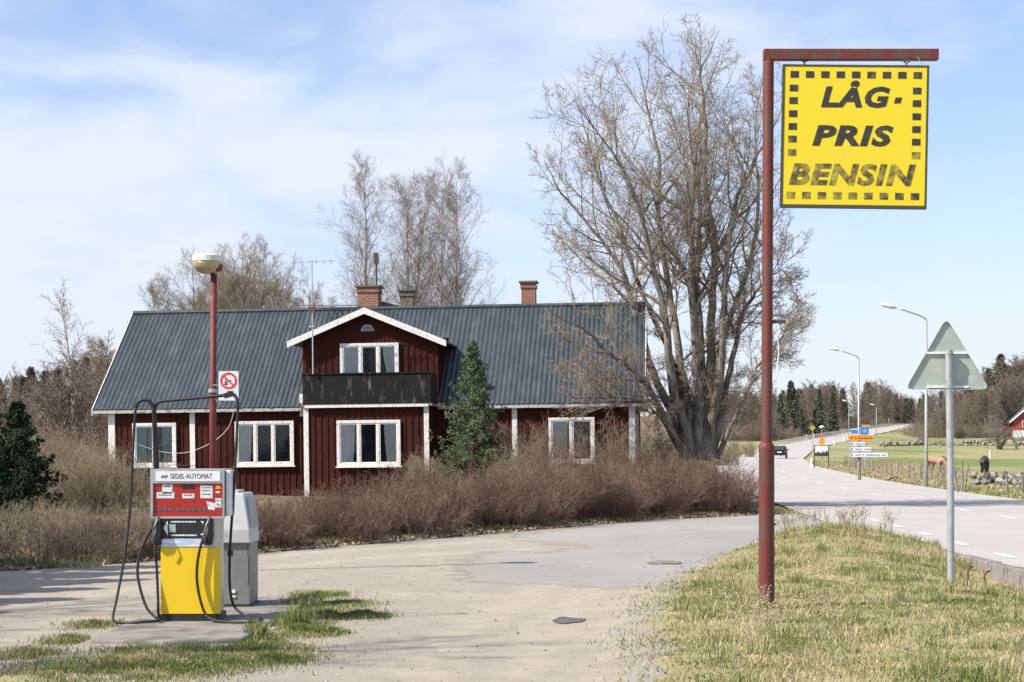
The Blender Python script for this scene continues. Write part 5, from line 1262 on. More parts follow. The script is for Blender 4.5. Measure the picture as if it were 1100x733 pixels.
# paler shrubs behind the left end, and scrub by the house
for k, (px, py, Y, h, r, lab) in enumerate([(66, 0, 36, 1.5, 1.2, 'pale bare shrub between the dark spruces and the house corner'), (100, 0, 40, 1.35, .9, 'greyish bare shrub in front of the left corner of the red house'),
        (38, 0, 42, 1.7, 1.4, 'bare shrub standing behind the small dark spruce'), (84, 0, 48, 1.9, 1.4, 'taller bare shrub further back left of the house'), (52, 0, 30.5, .8, .8, 'low bare shrub at the edge of the left lawn')]):
    X = xat(px, Y); cs = [(X + rng.normal(0, r * .35), Y + rng.normal(0, r * .35)) for _ in range(5)]
    thicket('bare_shrub', cs, [r * .7] * 5, [h * rng.uniform(.8, 1.05) for _ in range(5)], 55, M['twig_pale'], lab, 'shrub', 70 + k, .006, group='pale shrubs left of the house')
for k, (px, Y, h, r, mt, lab) in enumerate([(572, 48.5, 2.2, .8, 'twig_pale', 'pale twiggy shrub in front of the house wall right of the spruce'), (540, 46.5, 1.45, .6, 'twig_pale', 'low pale shrub at the foot of the young spruce'),
        (655, 50, 2.5, .8, 'twig_pale', 'bare shrub between the right window and the corner board'), (722, 54.5, 2.4, 1.0, 'twig_pale', 'bare shrub round the foot of the big tree'), (600, 49, 1.7, .8, 'twig_red', 'reddish shrub below the right hand window'),
        (462, 46, 1.25, .6, 'twig_pale', 'low pale shrub below the balcony corner')]):
    X = xat(px, Y); cs = [(X + rng.normal(0, r * .3), Y + rng.normal(0, r * .3)) for _ in range(3)]
    thicket('bare_shrub', cs, [r * .6] * 3, [h * rng.uniform(.8, 1.05) for _ in range(3)], 34, M[mt], lab, 'shrub', 90 + k, .006, group='shrubs along the house wall')

# dry weeds on the crest of the bank and by the red post
def weed(x, y, h, seed, label, n=6, group='dry weeds on the bank'):
    rng = np.random.default_rng(seed); z = gz(x, y); P0, R0 = seed_paths(rng.normal(0, .04, (n, 3)) * [1, 1, 0], np.stack([rng.normal(0, .22, n), rng.normal(0, .22, n), np.ones(n)], -1), h * rng.uniform(.6, 1.1, n), np.full(n, .0045), 6, rng, .1, -.01, .5)
    P1, R1 = grow(P0, R0, 6, rng, .5, 1., 35, 10, .22, .2, .7, .0025, 3, .1, .05, .4, .05)
    V, F = tubes_np([(P0, R0, 3), (P1, R1, 3)]); b = buds(P1, .013, rng, .8); F = np.concatenate([F, b[1] + len(V)]); V = np.concatenate([V, b[0]])
    o = link('dry_weed', mesh_np('dry_weed', V, F), M['dead_leaf'] if seed % 2 else M['straw']); o.location = (x, y, z); tag(o, label, 'weed', group)
for i in range(26):
    x = 5.2 + rng.normal(0, .9); y = 31.6 + rng.normal(0, 1.3)
    if x < 6.8 and float(island_h(np.array([x]), np.array([y]))[0][0]) > .35: weed(x, y, rng.uniform(.22, .5), 100 + 2 * i + (i % 3 == 0), 'dry brown weed stalk on the crest of the grassy bank')
for i in range(16): weed(2.15 + abs(rng.normal(0, .35)), 18.3 + rng.normal(0, .7), rng.uniform(.15, .38), 202 + 2 * i, 'dry straw stalk in the grass left of the red post', 4, 'dry stalks by the red post')
for i in range(3): weed(2.72 + rng.normal(0, .07), 19.75 + rng.normal(0, .05), rng.uniform(.12, .2), 302 + 2 * i, 'dry stalk at the foot of the red post', 4, 'stalks at the post foot')

# ------------------------------------------------------------------ woods
far_bare = []; far_spruce = []
FB = []
for k in range(6):
    a, b = bare(200 + k, 14, .17, 30, 9, 5, 1 if k < 4 else 3, .08, [.30, .36, .28, .40, .34, .36][k], 44, .05, 5.0, .12)
    V1, F1 = tubes_np(a); V2, F2 = tubes_np(b)
    FB.append((mesh_np('trunk', V1, F1), mesh_np('crown', V2, F2), (V1, F1, V2, F2)))
    FB[-1][0].materials.append(M['bark_far']); FB[-1][1].materials.append(M['twig_far'])
FSP = []
for k in range(3):
    a, b, P1, P2, P3, nd_ = spruce(300 + k, 14, 3.2 + .5 * k, 24, 8, None, k_twig=6, dens=.5)
    V1, F1 = tubes_np([(a[0], a[1], 6)]); Vs = []; Fs = []; off = 0
    for P, kk in ((P1, 9), (P2, 6)):
        V, F = nd_(P, kk, .75, .13); Vs.append(V); Fs.append(F + off); off += len(V)
    V2 = np.concatenate(Vs); F2 = np.concatenate(Fs); FSP.append((mesh_np('trunk', V1, F1), mesh_np('crown', V2, F2), (V1, F1, V2, F2)))
    FSP[-1][0].materials.append(M['bark_spruce']); FSP[-1][1].materials.append(M['needle_far'])
# pine with a high rounded crown
a, b, P1, P2, P3, nd_ = spruce(333, 15, 3.6, 16, 7, None, k_twig=7, dens=.5, base=.42)
P1[..., 2] += .15 * np.linalg.norm(P1 - P1[:, :1], axis=2)
V1, F1 = tubes_np([(a[0], a[1], 6), (b[0], b[1], 4)]); Vs = []; Fs = []; off = 0
for P, kk in ((P1, 10), (P2, 9)):
    V, F = nd_(P, kk, .7, .15); Vs.append(V); Fs.append(F + off); off += len(V)
FPI = (mesh_np('trunk', V1, F1), mesh_np('crown', np.concatenate(Vs), np.concatenate(Fs)), None); FPI[0].materials.append(M['bark_spruce']); FPI[1].materials.append(M['needle_far'])
def put(src, name, X, Y, s, rng, label, group, sz=None):
    r = empty(name, (X, Y, gz(X, Y) - .2), (0, 0, rng.random() * 6.28), label, 'tree', group); r.scale = (s, s, sz or s)
    for nm, me in (('trunk', src[0]), ('crown', src[1])):
        o = bpy.data.objects.new(nm, me); COL.objects.link(o); o.parent = r
    return r
rng = np.random.default_rng(77)
# front rows one can tell apart
def row(n, pxa, pxb, Ya, Yb, topf, label, group, kinds='b', jit=.12, skip=None):
    for i in range(n):
        px = pxa + (pxb - pxa) * (i + rng.random()) / n; Y = rng.uniform(Ya, Yb); X = xat(px, Y)
        if abs(X - float(road_c(Y))) < 9.5: continue
        z = gz(X, Y); top = topf(px) if callable(topf) else topf
        h = (at(0, top, Y).z - z) * rng.uniform(1 - jit, 1 + jit * .3); kd = kinds[rng.integers(len(kinds))]
        if kd == 'b': put(FB[rng.integers(6)], 'leafless_tree', X, Y, h / 14 * 1.1, rng, 'bare brown deciduous tree ' + label, 'bare trees ' + group, h / 14)
        elif kd == 's': put(FSP[rng.integers(3)], 'spruce_tree', X, Y, h / 14, rng, 'dark green spruce ' + label, 'spruces ' + group)
        else: put(FPI, 'pine_tree', X, Y, h / 15, rng, 'rounded dark green pine ' + label, 'pines ' + group)
tl = lambda px: float(np.interp(px, [0, 40, 160, 700, 800, 850, 880, 920, 945, 965, 985, 1020, 1050, 1070, 1085, 1100], [402, 398, 372, 405, 424, 416, 412, 410, 410, 424, 430, 418, 404, 396, 390, 386]))
row(44, 985, 1115, 400, 450, lambda p: tl(p) + 16, 'along the edge of the wood behind the pasture', 'at the pasture edge', 'b')
row(40, 980, 1115, 455, 520, lambda p: tl(p) - 2, 'in the wood on the slope behind the pasture', 'on the slope', 'bbbbbbs')
row(40, 748, 893, 362, 400, lambda p: tl(p) + 22, 'in the wood left of the far bend of the road', 'left of the far bend', 'bbbb')
row(40, 745, 915, 402, 450, lambda p: tl(p) - 4, 'rising at the back of the wood left of the far bend', 'behind the far bend', 'bbbbbs')
row(14, 903, 952, 470, 560, lambda p: tl(p) + 10, 'close to the far end of the road', 'by the end of the road', 'bbb')
row(16, 945, 1000, 600, 690, lambda p: tl(p) - 2, 'on the skyline over the end of the road', 'over the end of the road', 'bbbbs')
for px, Y, top, kd, lab in [(851, 402, 413, 'p', 'large rounded pine standing out in the wood left of the far bend'), (880, 432, 418, 's', 'tall narrow dark spruce left of the street lamp'), (838, 385, 423, 's', 'dark spruce just left of the rounded pine'), (861, 398, 440, 'p', 'small dark pine at the road verge below the tall spruce'),
                        (895, 462, 421, 's', 'spruce behind the narrow dark spruce'), (1073, 500, 386, 'p', 'round topped pine on the skyline right of the triangular sign'), (992, 560, 424, 's', 'spruce on the skyline left of the triangular sign'), (972, 600, 428, 's', 'small spruce on the skyline over the end of the road')]:
    X = xat(px, Y); z = gz(X, Y); h = at(0, top, Y).z - z
    put({'p': FPI, 's': FSP[1]}[kd], {'p': 'pine_tree', 's': 'spruce_tree'}[kd], X, Y, h / 14 * (1.0) * (.82 if kd == 's' else 1), rng, lab, None, h / 14)
# left side, beyond the left gable
row(13, -20, 112, 66, 100, lambda p: 412 - max(0, p - 40) * .35, 'in the thicket left of the house', 'left of the house', 'b')
row(18, -30, 130, 105, 170, lambda p: tl(p) - 4, 'in the wood behind the left thicket', 'behind the left thicket', 'bb')
row(14, -30, 170, 190, 260, lambda p: tl(p) - 2, 'rising over the thicket left of the house', 'over the left thicket', 'sssb')
row(13, 700, 830, 120, 200, lambda p: 452 - (p < 770) * 15, 'low behind the right gable of the house', 'behind the gable', 'b', .2)
X = xat(80, 90); z = gz(X, 90); a, b = bare(7, at(0, 318, 90).z - z, .13, 26, 8, 5, 1, .03, .26, 34, .04, 1.3, .35)
tree_ob('birch_tree', (X, 90, z), a, b, M['birch'], M['twig_birch'], 'thin pale birch rising alone over the wood left of the house')
# deep wood as one mass
def wood(name, spots, label, mats):
    for nm, lib, sel, mat in (('leafless', FB, 0, M['twig_far']), ('spruce', FSP, 1, M['needle_far'])):
        Vs = []; Fs = []; off = 0
        for (X, Y, h, kd) in spots:
            if kd != sel: continue
            d = lib[rng.integers(len(lib))][2]; a = rng.random() * 6.28; ca, sa = math.cos(a), math.sin(a); s = h / 14; z = gz(X, Y)
            for V, F in ((d[0], d[1]), (d[2], d[3])):
                W_ = np.stack([(V[:, 0] * ca - V[:, 1] * sa) * s * 1.15 + X, (V[:, 0] * sa + V[:, 1] * ca) * s * 1.15 + Y, V[:, 2] * s + z - .3], -1); Vs.append(W_); Fs.append(F + off); off += len(V)
        if Vs: tag(link(name, mesh_np(name, np.concatenate(Vs), np.concatenate(Fs)), mat), label + (' of spruces' if sel else ' of bare trees'), 'wood', kind='stuff')
sp = []
for i in range(120):
    Y = rng.uniform(525, 680); px = rng.uniform(930, 1130)
    if abs(xat(px, Y) - float(road_c(Y))) < 12: continue
    sp.append((xat(px, Y), Y, (at(0, tl(px), Y).z - gz(xat(px, Y), Y)) * rng.uniform(.8, 1), int(rng.random() < .2)))
for i in range(90):
    Y = rng.uniform(430, 680); px = rng.uniform(735, 950)
    if abs(xat(px, Y) - float(road_c(Y))) < 12: continue
    sp.append((xat(px, Y), Y, (at(0, tl(px), Y).z - gz(xat(px, Y), Y)) * rng.uniform(.85, 1), int(rng.random() < .22)))
wood('distant_wood', sp, 'distant mass on the skyline', None)
sp = []
for i in range(55):
    Y = rng.uniform(270, 420); px = rng.uniform(-60, 260); sp.append((xat(px, Y), Y, max(6, (at(0, 402, Y).z - gz(xat(px, Y), Y))) * rng.uniform(.8, 1), int(rng.random() < .5)))
wood('distant_wood', sp, 'distant mass beyond the left thicket', None)
# undergrowth of the woods
def under(n, fx, hh, label, seed):
    r_ = np.random.default_rng(seed); cs = [fx(r_) for _ in range(n)]
    thicket('undergrowth', cs, [h * 1.1 for h in [hh] * n], [hh * r_.uniform(.6, 1.1) for _ in cs], 14, M['twig_far'], label, 'undergrowth', seed, .035, 6, 2, kind='stuff')
def _pick(pa, pb, ya, yb):
    def f(r_):
        while True:
            Y = r_.uniform(ya, yb); X = xat(r_.uniform(pa, pb), Y)
            if abs(X - road_c(Y)) > 9: return (X, Y)
    return f
under(150, _pick(982, 1112, 396, 430), 4.0, 'bare undergrowth at the edge of the wood behind the pasture', 601)
under(150, _pick(745, 895, 360, 400), 3.2, 'bare undergrowth in the wood left of the far bend', 602)
under(70, _pick(895, 950, 470, 560), 4.0, 'bare undergrowth beside the far end of the road', 603)
under(120, _pick(-20, 112, 62, 92), 2.6, 'bare undergrowth left of the house', 604)
under(80, _pick(690, 800, 100, 200), 2.2, 'bare undergrowth behind the right gable', 605)
# low scrub at the wood edge and beside the stone walls
for k, (px, Y, h, lab, mt) in enumerate([(1027, 392, 2.6, 'round evergreen bush at the edge of the far pasture', 'needle_far'), (775, 165, 2.0, 'bare roadside shrub at the far left of the bend', 'twig_pale'), (800, 230, 2.2, 'bare shrub standing on the green verge of the bend', 'twig_pale'), (1060, 330, 1.2, 'reddish scrub on the far stone wall under the leaning tree', 'twig_red'), (990, 345, 1.0, 'low reddish scrub along the far stone wall', 'twig_red'), (1098, 320, 1.6, 'reddish scrub at the far right of the stone wall', 'twig_red')]):
    X = xat(px, Y); cs = [(X + rng.normal(0, h * .4), Y + rng.normal(0, h * .4)) for _ in range(5)]
    thicket('bare_shrub' if 'twig' in mt else 'bush', cs, [h * .5] * 5, [h] * 5, 26, M[mt], lab, 'shrub', 400 + k, .02, 5, 2)
# pasture tree with a leaning second stem
Y = 290; X = xat(1074, Y); z = gz(X, Y)
a, b = bare(411, 5.2, .32, 20, 10, 6, 2, .35, .62, 55, .02, 2.2, .18)
ex_t = [(np.array([[[.1, 0, .3], [.9, -.1, 1.6], [1.8, -.2, 1.9], [2.4, -.2, 1.0], [2.6, -.2, .1]]]), np.array([[.30, .26, .24, .25, .22]]), 7)]
tree_ob('leafless_tree', (X, Y, z), a + ex_t, b, M['bark'], M['twig_far'], 'low spreading bare tree with an arched leaning limb in the pasture')
# outside the left edge: spruces added for their shade wedge, bare trees shading the gravel
for k, (x, y, h) in enumerate([(-10.3, 17.0, 4.9), (-10.2, 18.6, 5.3), (-10.5, 20.2, 5.5), (-10.2, 21.7, 5.2), (-10.4, 23.2, 5.6), (-10.3, 24.8, 5.4)]):
    spruce_ob('spruce_tree', (x, y, 0), 60 + k, h, 1.9, 18, 9, M['needle_dark'], 'dark spruce standing beside the left end of the forecourt', .16, .05, (18, 10, 7), base=.02, group='spruces left of the forecourt')
for k, (x, y, h) in enumerate([(-12.0, 12.2, 9.0), (-13.5, 14.8, 10.0)]):
    a, b = bare(500 + k, h, .15, 26, 11, 7, 2, .14, .38, 42, .05, 1.2, .2)
    tree_ob('leafless_tree', (x, y, 0), a, b, M['bark'], M['twig_big'], 'bare tree standing beside the near left end of the forecourt', group='bare trees left of the forecourt')

# ------------------------------------------------------------------ street lamps
def street_lamp(px, Y, H, arm, label, head=1.0):
    X = xat(px, Y); z = gz(X, Y); r = empty('street_lamp', (X, Y, z), (0, 0, 0), label, 'street lamp', 'street lamps along the road')
    mb = MB(); mb.tube([(0, 0, -.2), (0, 0, 2.2), (0, 0, H - .75)], [.085, .075, .055], 12); mb.build('pole', M['galv'], r, smooth=True)
    mb = MB(); mb.tube(catmull([(0, 0, H - .78), (-.02, 0, H - .62), (-.35, 0, H - .42), (-arm * .72, 0, H - .12)], 4), .04, 8); mb.build('arm', M['galv'], r, smooth=True)
    mb = MB(); mb.lathe([(.001, -.10), (.10, -.09), (.17, -.03), (.16, .04), (.09, .10), (.001, .115)], 14, (0, 0, 0), 1)
    h = mb.build('lamp_head', M['lamp_cap'], r, smooth=True); h.scale = (2.4 * head, 1 * head, 1 * head); h.location = (-arm, 0, H); h.rotation_euler = (0, R(14), 0)
    return r
street_lamp(995, 86, 8.5, 1.75, 'tall grey street lamp behind the triangular road sign, its arm reaching left')
street_lamp(922.5, 131, 8.65, 1.75, 'grey street lamp rising behind the blade direction signs')
street_lamp(912, 400, 8.0, .9, 'small distant street lamp, left of the two at the far end of the road', 1.5)
street_lamp(941.5, 430, 7.0, .9, 'small distant street lamp, right of the two at the far end of the road', 1.5)

# ------------------------------------------------------------------ direction sign: blades on one post
Y0 = 104.0; X0 = xat(923, Y0); zg = gz(X0, Y0); s = 2000 / Y0
ds = empty('direction_sign', (X0, Y0, 0), (0, 0, 0), 'roadside post with one orange and three white direction blades pointing left', 'direction sign')
mb = MB(); mb.cyl((0, 0, zg - .2), (0, 0, at(0, 472, Y0).z), .10, 10); mb.build('post', M['post_wood'], ds)
def blade(x0, x1, y0, y1, mat, edge, lab, words):
    u = lambda p: (p - 923) / s; z0 = at(0, y1, Y0).z; z1 = at(0, y0, Y0).z; zm = (z0 + z1) / 2; t = u(x0) + .2
    def shp(i): return [(t + i * .7, z0 + i), (u(x1) - i, z0 + i), (u(x1) - i, z1 - i), (t + i * .7, z1 - i), (u(x0) + i * 1.4, zm)]
    mb = MB(); mb.prism([(x, -.16, z) for x, z in shp(0)], (0, .05, 0)); b = mb.build('blade', M[edge], ds); b['label'] = lab
    mb = MB(); mb.prism([(x, -.164, z) for x, z in shp(.016)], (0, .0035, 0)); f = mb.build('face', M[mat], b)
    rng = np.random.default_rng(int(y0 * 10)); mb = MB(); x = t + .22
    hgt = (z1 - z0) * .46
    for w in words:
        for _ in range(w):
            cw = rng.uniform(.07, .10); 
            mb.box(x, x + .022, -.168, -.1645, zm - hgt / 2, zm + hgt * rng.uniform(.15, .5)); mb.box(x + cw - .04, x + cw - .02, -.168, -.1645, zm - hgt / 2, zm + hgt * .1); mb.box(x + .022, x + cw - .04, -.168, -.1645, zm - hgt * .08 - .01, zm - hgt * .08 + .012); x += cw + .015
        x += .09
    mb.build('worn_lettering', M['black' if mat != 'sign_white' else 'navy_ink'], b)
    mb = MB(); mb.bar((u(x0) + .12, -.166, zm), (t + .1, -.166, zm + hgt * .5), .03, .003, up=(0, 1, 0)); mb.bar((u(x0) + .12, -.1665, zm), (t + .1, -.1665, zm - hgt * .5), .03, .003, up=(0, 1, 0)); mb.build('chevron', M['black'], b)
blade(910, 936.5, 467.5, 473.7, 'orange', 'orange', 'orange blade pointing left', [1, 8])
blade(910.5, 929.5, 474.5, 479.2, 'sign_white', 'navy_ink', 'shortest white blade', [7])
blade(910.5, 936, 480, 485.3, 'sign_white', 'navy_ink', 'middle white blade', [4, 6])
blade(910.5, 953.5, 486, 491.5, 'sign_white', 'navy_ink', 'longest white blade, lowest on the post', [3, 1, 8, 2])
# blue signs and an orange board behind
Y0 = 150.0; X0 = xat(929, Y0); zg = gz(X0, Y0); s = 2000 / Y0
bs_ = empty('blue_road_sign', (X0, Y0, 0), (0, 0, 0), 'pair of blue road signs above the orange direction blade, one square one oblong', 'road sign')
mb = MB(); mb.cyl((0, .05, zg - .2), (0, .05, at(0, 457, Y0).z), .04, 8); mb.build('post', M['galv'], bs_)
mb = MB(); mb.box((924.5 - 929) / s, (933 - 929) / s, -.02, .01, at(0, 467, Y0).z, at(0, 459, Y0).z); b = mb.build('square_plate', M['sign_blue'], bs_, bevel=.02)
mb = MB(); zq = at(0, 463, Y0).z; mb.prism([(.15 * math.cos(a), -.024, zq + .15 * math.sin(a)) for a in np.linspace(0, 2 * PI, 17)[:-1]], (0, .003, 0)); mb.build('white_symbol', paint('pale_blue', (.25, .45, .8), .5), b)
mb = MB(); mb.box((914.5 - 929) / s, (924 - 929) / s, -.02, .01, at(0, 466, Y0).z, at(0, 462, Y0).z); mb.build('oblong_plate', M['sign_blue'], bs_)
mb = MB(); mb.box((914.5 - 929) / s, (924 - 929) / s, -.02, .01, at(0, 461.8, Y0).z, at(0, 460.8, Y0).z); mb.build('white_band', M['sign_white'], bs_)
Y0 = 170.0; X0 = xat(930, Y0); zg = gz(X0, Y0); s = 2000 / Y0
ob_ = empty('orange_road_board', (X0, Y0, 0), (0, 0, 0), 'low orange board just above the blue road signs', 'road sign')
mb = MB(); mb.box((925.5 - 930) / s, (934.5 - 930) / s, 0, .03, at(0, 458.6, Y0).z, at(0, 456.4, Y0).z); mb.build('board', M['orange'], ob_)
mb = MB(); mb.cyl((0, .05, zg - .2), (0, .05, at(0, 458, Y0).z), .04, 8); mb.build('post', M['galv'], ob_)
# town sign on two legs with an orange disc on top
Y0 = 152.0; X0 = xat(882.5, Y0); zg = gz(X0, Y0); s = 2000 / Y0
tn = empty('town_sign', (X0, Y0, 0), (0, 0, 0), 'town boundary sign with dark skyline on two legs beside the bend', 'road sign')
mb = MB(); 
for x in (-.58, .58): mb.cyl((x, .03, zg - .3), (x, .03, at(0, 478.5, Y0).z), .045, 8)
mb.each('leg', M['rim_dark'], tn)
z0, z1 = at(0, 490.3, Y0).z, at(0, 478.3, Y0).z
mb = MB(); mb.box(-.60, .60, -.04, -.005, z0, z1); p = mb.build('plate', M['rim_dark'], tn)
mb = MB(); mb.box(-.53, .53, -.046, -.041, z0 + .16, z1 - .06); mb.build('pale_field', M['sign_white'], p)
mb = MB(); pts = [(-.53, 0), (-.53, .14), (-.4, .14), (-.4, .22), (-.3, .28), (-.2, .2), (-.1, .16), (.05, .16), (.05, .3), (.1, .4), (.15, .3), (.15, .18), (.3, .2), (.3, .32), (.45, .32), (.53, .2), (.53, 0)]
mb.prism([(x, -.0465, z0 + .16 + z * .8) for x, z in pts], (0, -.004, 0)); mb.build('skyline_silhouette', M['rim_dark'], p)
mb = MB(); zc_ = at(0, 474.5, Y0).z; mb.prism([(.02 + .27 * math.cos(a), -.06, zc_ + .27 * math.sin(a)) for a in np.linspace(0, 2 * PI, 21)[:-1]], (0, .03, 0)); mb.build('orange_disc', M['orange'], tn)
# slim marker with a lamp, behind
Y0 = 205.0; X0 = xat(883, Y0); zg = gz(X0, Y0)
mk = empty('warning_beacon', (X0, Y0, 0), (0, 0, 0), 'slender striped post with a pale lamp behind the town sign', 'beacon')
mb = MB(); mb.cyl((0, 0, zg - .2), (0, 0, at(0, 459.5, Y0).z), .07, 8); mb.build('post', M['post_wood'], mk)
mb = MB(); mb.lathe([(.05, 0), (.30, .1), (.30, .22), (.1, .32)], 12, (0, 0, at(0, 460.5, Y0).z)); mb.build('lamp', M['lamp_cap'], mk, smooth=True)
mb = MB(); mb.cyl((0, 0, at(0, 470, Y0).z), (0, 0, at(0, 464, Y0).z), .078, 8); mb.build('orange_band', paint('dull_orange', (.50, .20, .08), .7), mk)
Y0 = 262.0; X0 = xat(873, Y0); zg = gz(X0, Y0)
mk = empty('yellow_road_sign', (X0, Y0, 0), (0, 0, 0), 'small square yellow road sign below the little pine', 'road sign')
mb = MB(); mb.cyl((0, .04, zg - .2), (0, .04, at(0, 459, Y0).z), .06, 8); mb.build('post', M['galv'], mk)
mb = MB(); z = at(0, 460, Y0).z; mb.prism([(-.42, -.02, z), (0, -.02, z - .42), (.42, -.02, z), (0, -.02, z + .42)], (0, .03, 0)); mb.build('plate', paint('dull_yellow', (.50, .36, .05), .7), mk)
# marker posts
def marker(px, Y, h, label, group, dark=True):
    X = xat(px, Y); z = gz(X, Y); r = empty('marker_post', (X, Y, z), (0, 0, 0), label, 'marker post', group)
    mb = MB(); mb.box(-.06, .06, -.03, .03, -.2, h - .28); mb.build('post', M['sign_white' if not dark else 'post_wood'], r)
    mb = MB(); mb.box(-.065, .065, -.035, .035, h - .28, h - .08); mb.box(-.06, .06, -.03, .03, h - .08, h); mb.build('reflector_band', M['black'] if dark else M['sign_white'], r)
marker(871.5, 150, .95, 'white marker post just left of the town sign', 'white marker posts', False)
r = marker(838.5, 228, 1.0, 'dark topped marker post beyond the black car', None, True)
for px, py in ((894, 475), (940, 465.5), (953, 463), (962, 461.5), (971, 460), (925, 470), (905, 473)):
    Y = float(np.interp(px, [870, 895, 905, 925, 940, 953, 962, 971], [300, 330, 350, 385, 420, 455, 490, 520])); X = float(road_c(Y)) + 4.9
    X = X; z = gz(X, Y); r = empty('marker_post', (X, Y, z), (0, 0, 0), 'white marker post along the right edge of the climbing road', 'marker post', 'white posts of the climbing road')
    mb = MB(); mb.box(-.10, .10, -.05, .05, -.2, 1.0); mb.build('post', M['sign_white'], r)
for px, py, Y in ((787, 0, 205), (793, 0, 215), (901, 0, 395), (898, 0, 380)):
    X = float(road_c(Y)) - 5.2; z = gz(X, Y); r = empty('marker_post', (X, Y, z), (0, 0, 0), 'white marker post on the left verge of the far road', 'marker post', 'white posts on the left verge')
    mb = MB(); mb.box(-.07, .07, -.04, .04, -.2, 1.0); mb.build('post', M['sign_white'], r)
# steel guard rail on the outer side of the climb
gr = empty('guard_rail', (0, 0, 0), label='long pale steel guard rail along the left side of the climbing road', cat='guard rail')
mb = MB(); mp_ = MB(); prev = None
for y in np.arange(330, 540, 4.0):
    x = float(road_c(y)) - 4.9; z = gz(x, y); p = Vector((x, y, float(prof(y)) + .62)); mp_.box(x - .05, x + .05, y - .05, y + .05, z - .3, p.z)
    if prev is not None: mb.bar(prev, p, .06, .32)
    prev = p
mb.build('rail', M['lamp_cap'], gr); o = mp_.build('posts', M['galv'], gr); o['kind'] = 'stuff'

# ------------------------------------------------------------------ black car driving away
Y0 = 214.0; X0 = xat(837.5, Y0); zg = float(prof(Y0)) + .02
hd = math.atan2(float(road_c(Y0 + 2) - road_c(Y0 - 2)), 4.0)
car = empty('parked_car', (X0, Y0, zg), (0, 0, -hd), 'small black hatchback seen from behind on the far bend', 'car'); car.name = 'car'
W2 = .86
def xsec(w, y, pts): return [(sx * w * a, y, z) for a, z, sx in pts]
prof_c = [(-2.0, .35), (-2.05, .62), (-1.98, .95), (-1.62, 1.38), (-1.2, 1.45), (.1, 1.44), (.85, .98), (1.75, .84), (2.0, .62), (2.02, .35)]
mb = MB(); V = []; n = len(prof_c)
for side in (-1, 1):
    for (y, z) in prof_c: V.append((side * W2 * (1 if z < 1.0 else .78), y, z))
Fz = [tuple(range(n)), tuple(reversed(range(n, 2 * n)))] + [(i, i + n, (i + 1) % n + n, (i + 1) % n) for i in range(n)]
mb.add(V, Fz); mb.build('body', M['car_paint'], car, bevel=.06)
mb = MB(); mb.add([(-.60, -1.985, 1.0), (.60, -1.985, 1.0), (.56, -1.70, 1.33), (-.56, -1.70, 1.33), (-.60, -1.95, 1.0), (.60, -1.95, 1.0), (.56, -1.66, 1.33), (-.56, -1.66, 1.33)], [(0,1,2,3),(7,6,5,4),(0,4,5,1),(1,5,6,2),(2,6,7,3),(3,7,4,0)]); mb.build('rear_window', M['car_glass'], car)
for sx in (-1, 1):
    mb = MB(); mb.prism([(sx * .80, -1.5, 1.02), (sx * .80, .6, 1.02), (sx * .70, .05, 1.37), (sx * .70, -1.3, 1.37)], (sx * .02, 0, 0)); mb.build('side_window', M['car_glass'], car)
    mb = MB(); mb.box(sx * .70 - .07, sx * .70 + .07, -2.075, -2.0, .72, .86); mb.build('tail_light', M['stop_red'], car)
    mb = MB(); mb.box(sx * .98 - .09, sx * .98 + .09, .45, .55, .95, 1.08); mb.build('mirror', M['car_paint'], car)
    for y in (-1.3, 1.3):
        mb = MB(); mb.cyl((sx * .66, y, .30), (sx * .86, y, .30), .31, 18); w = mb.build('wheel', M['rubber'], car); mb = MB(); mb.cyl((sx * .80, y, .30), (sx * .875, y, .30), .18, 12); mb.build('rim', M['steel'], w)
mb = MB(); mb.box(-.82, .82, -2.12, -1.98, .36, .58); mb.build('bumper', M['car_paint'], car, bevel=.02)
mb = MB(); mb.box(-.25, .25, -2.09, -2.03, .66, .78); mb.build('number_plate', M['sign_white'], car)

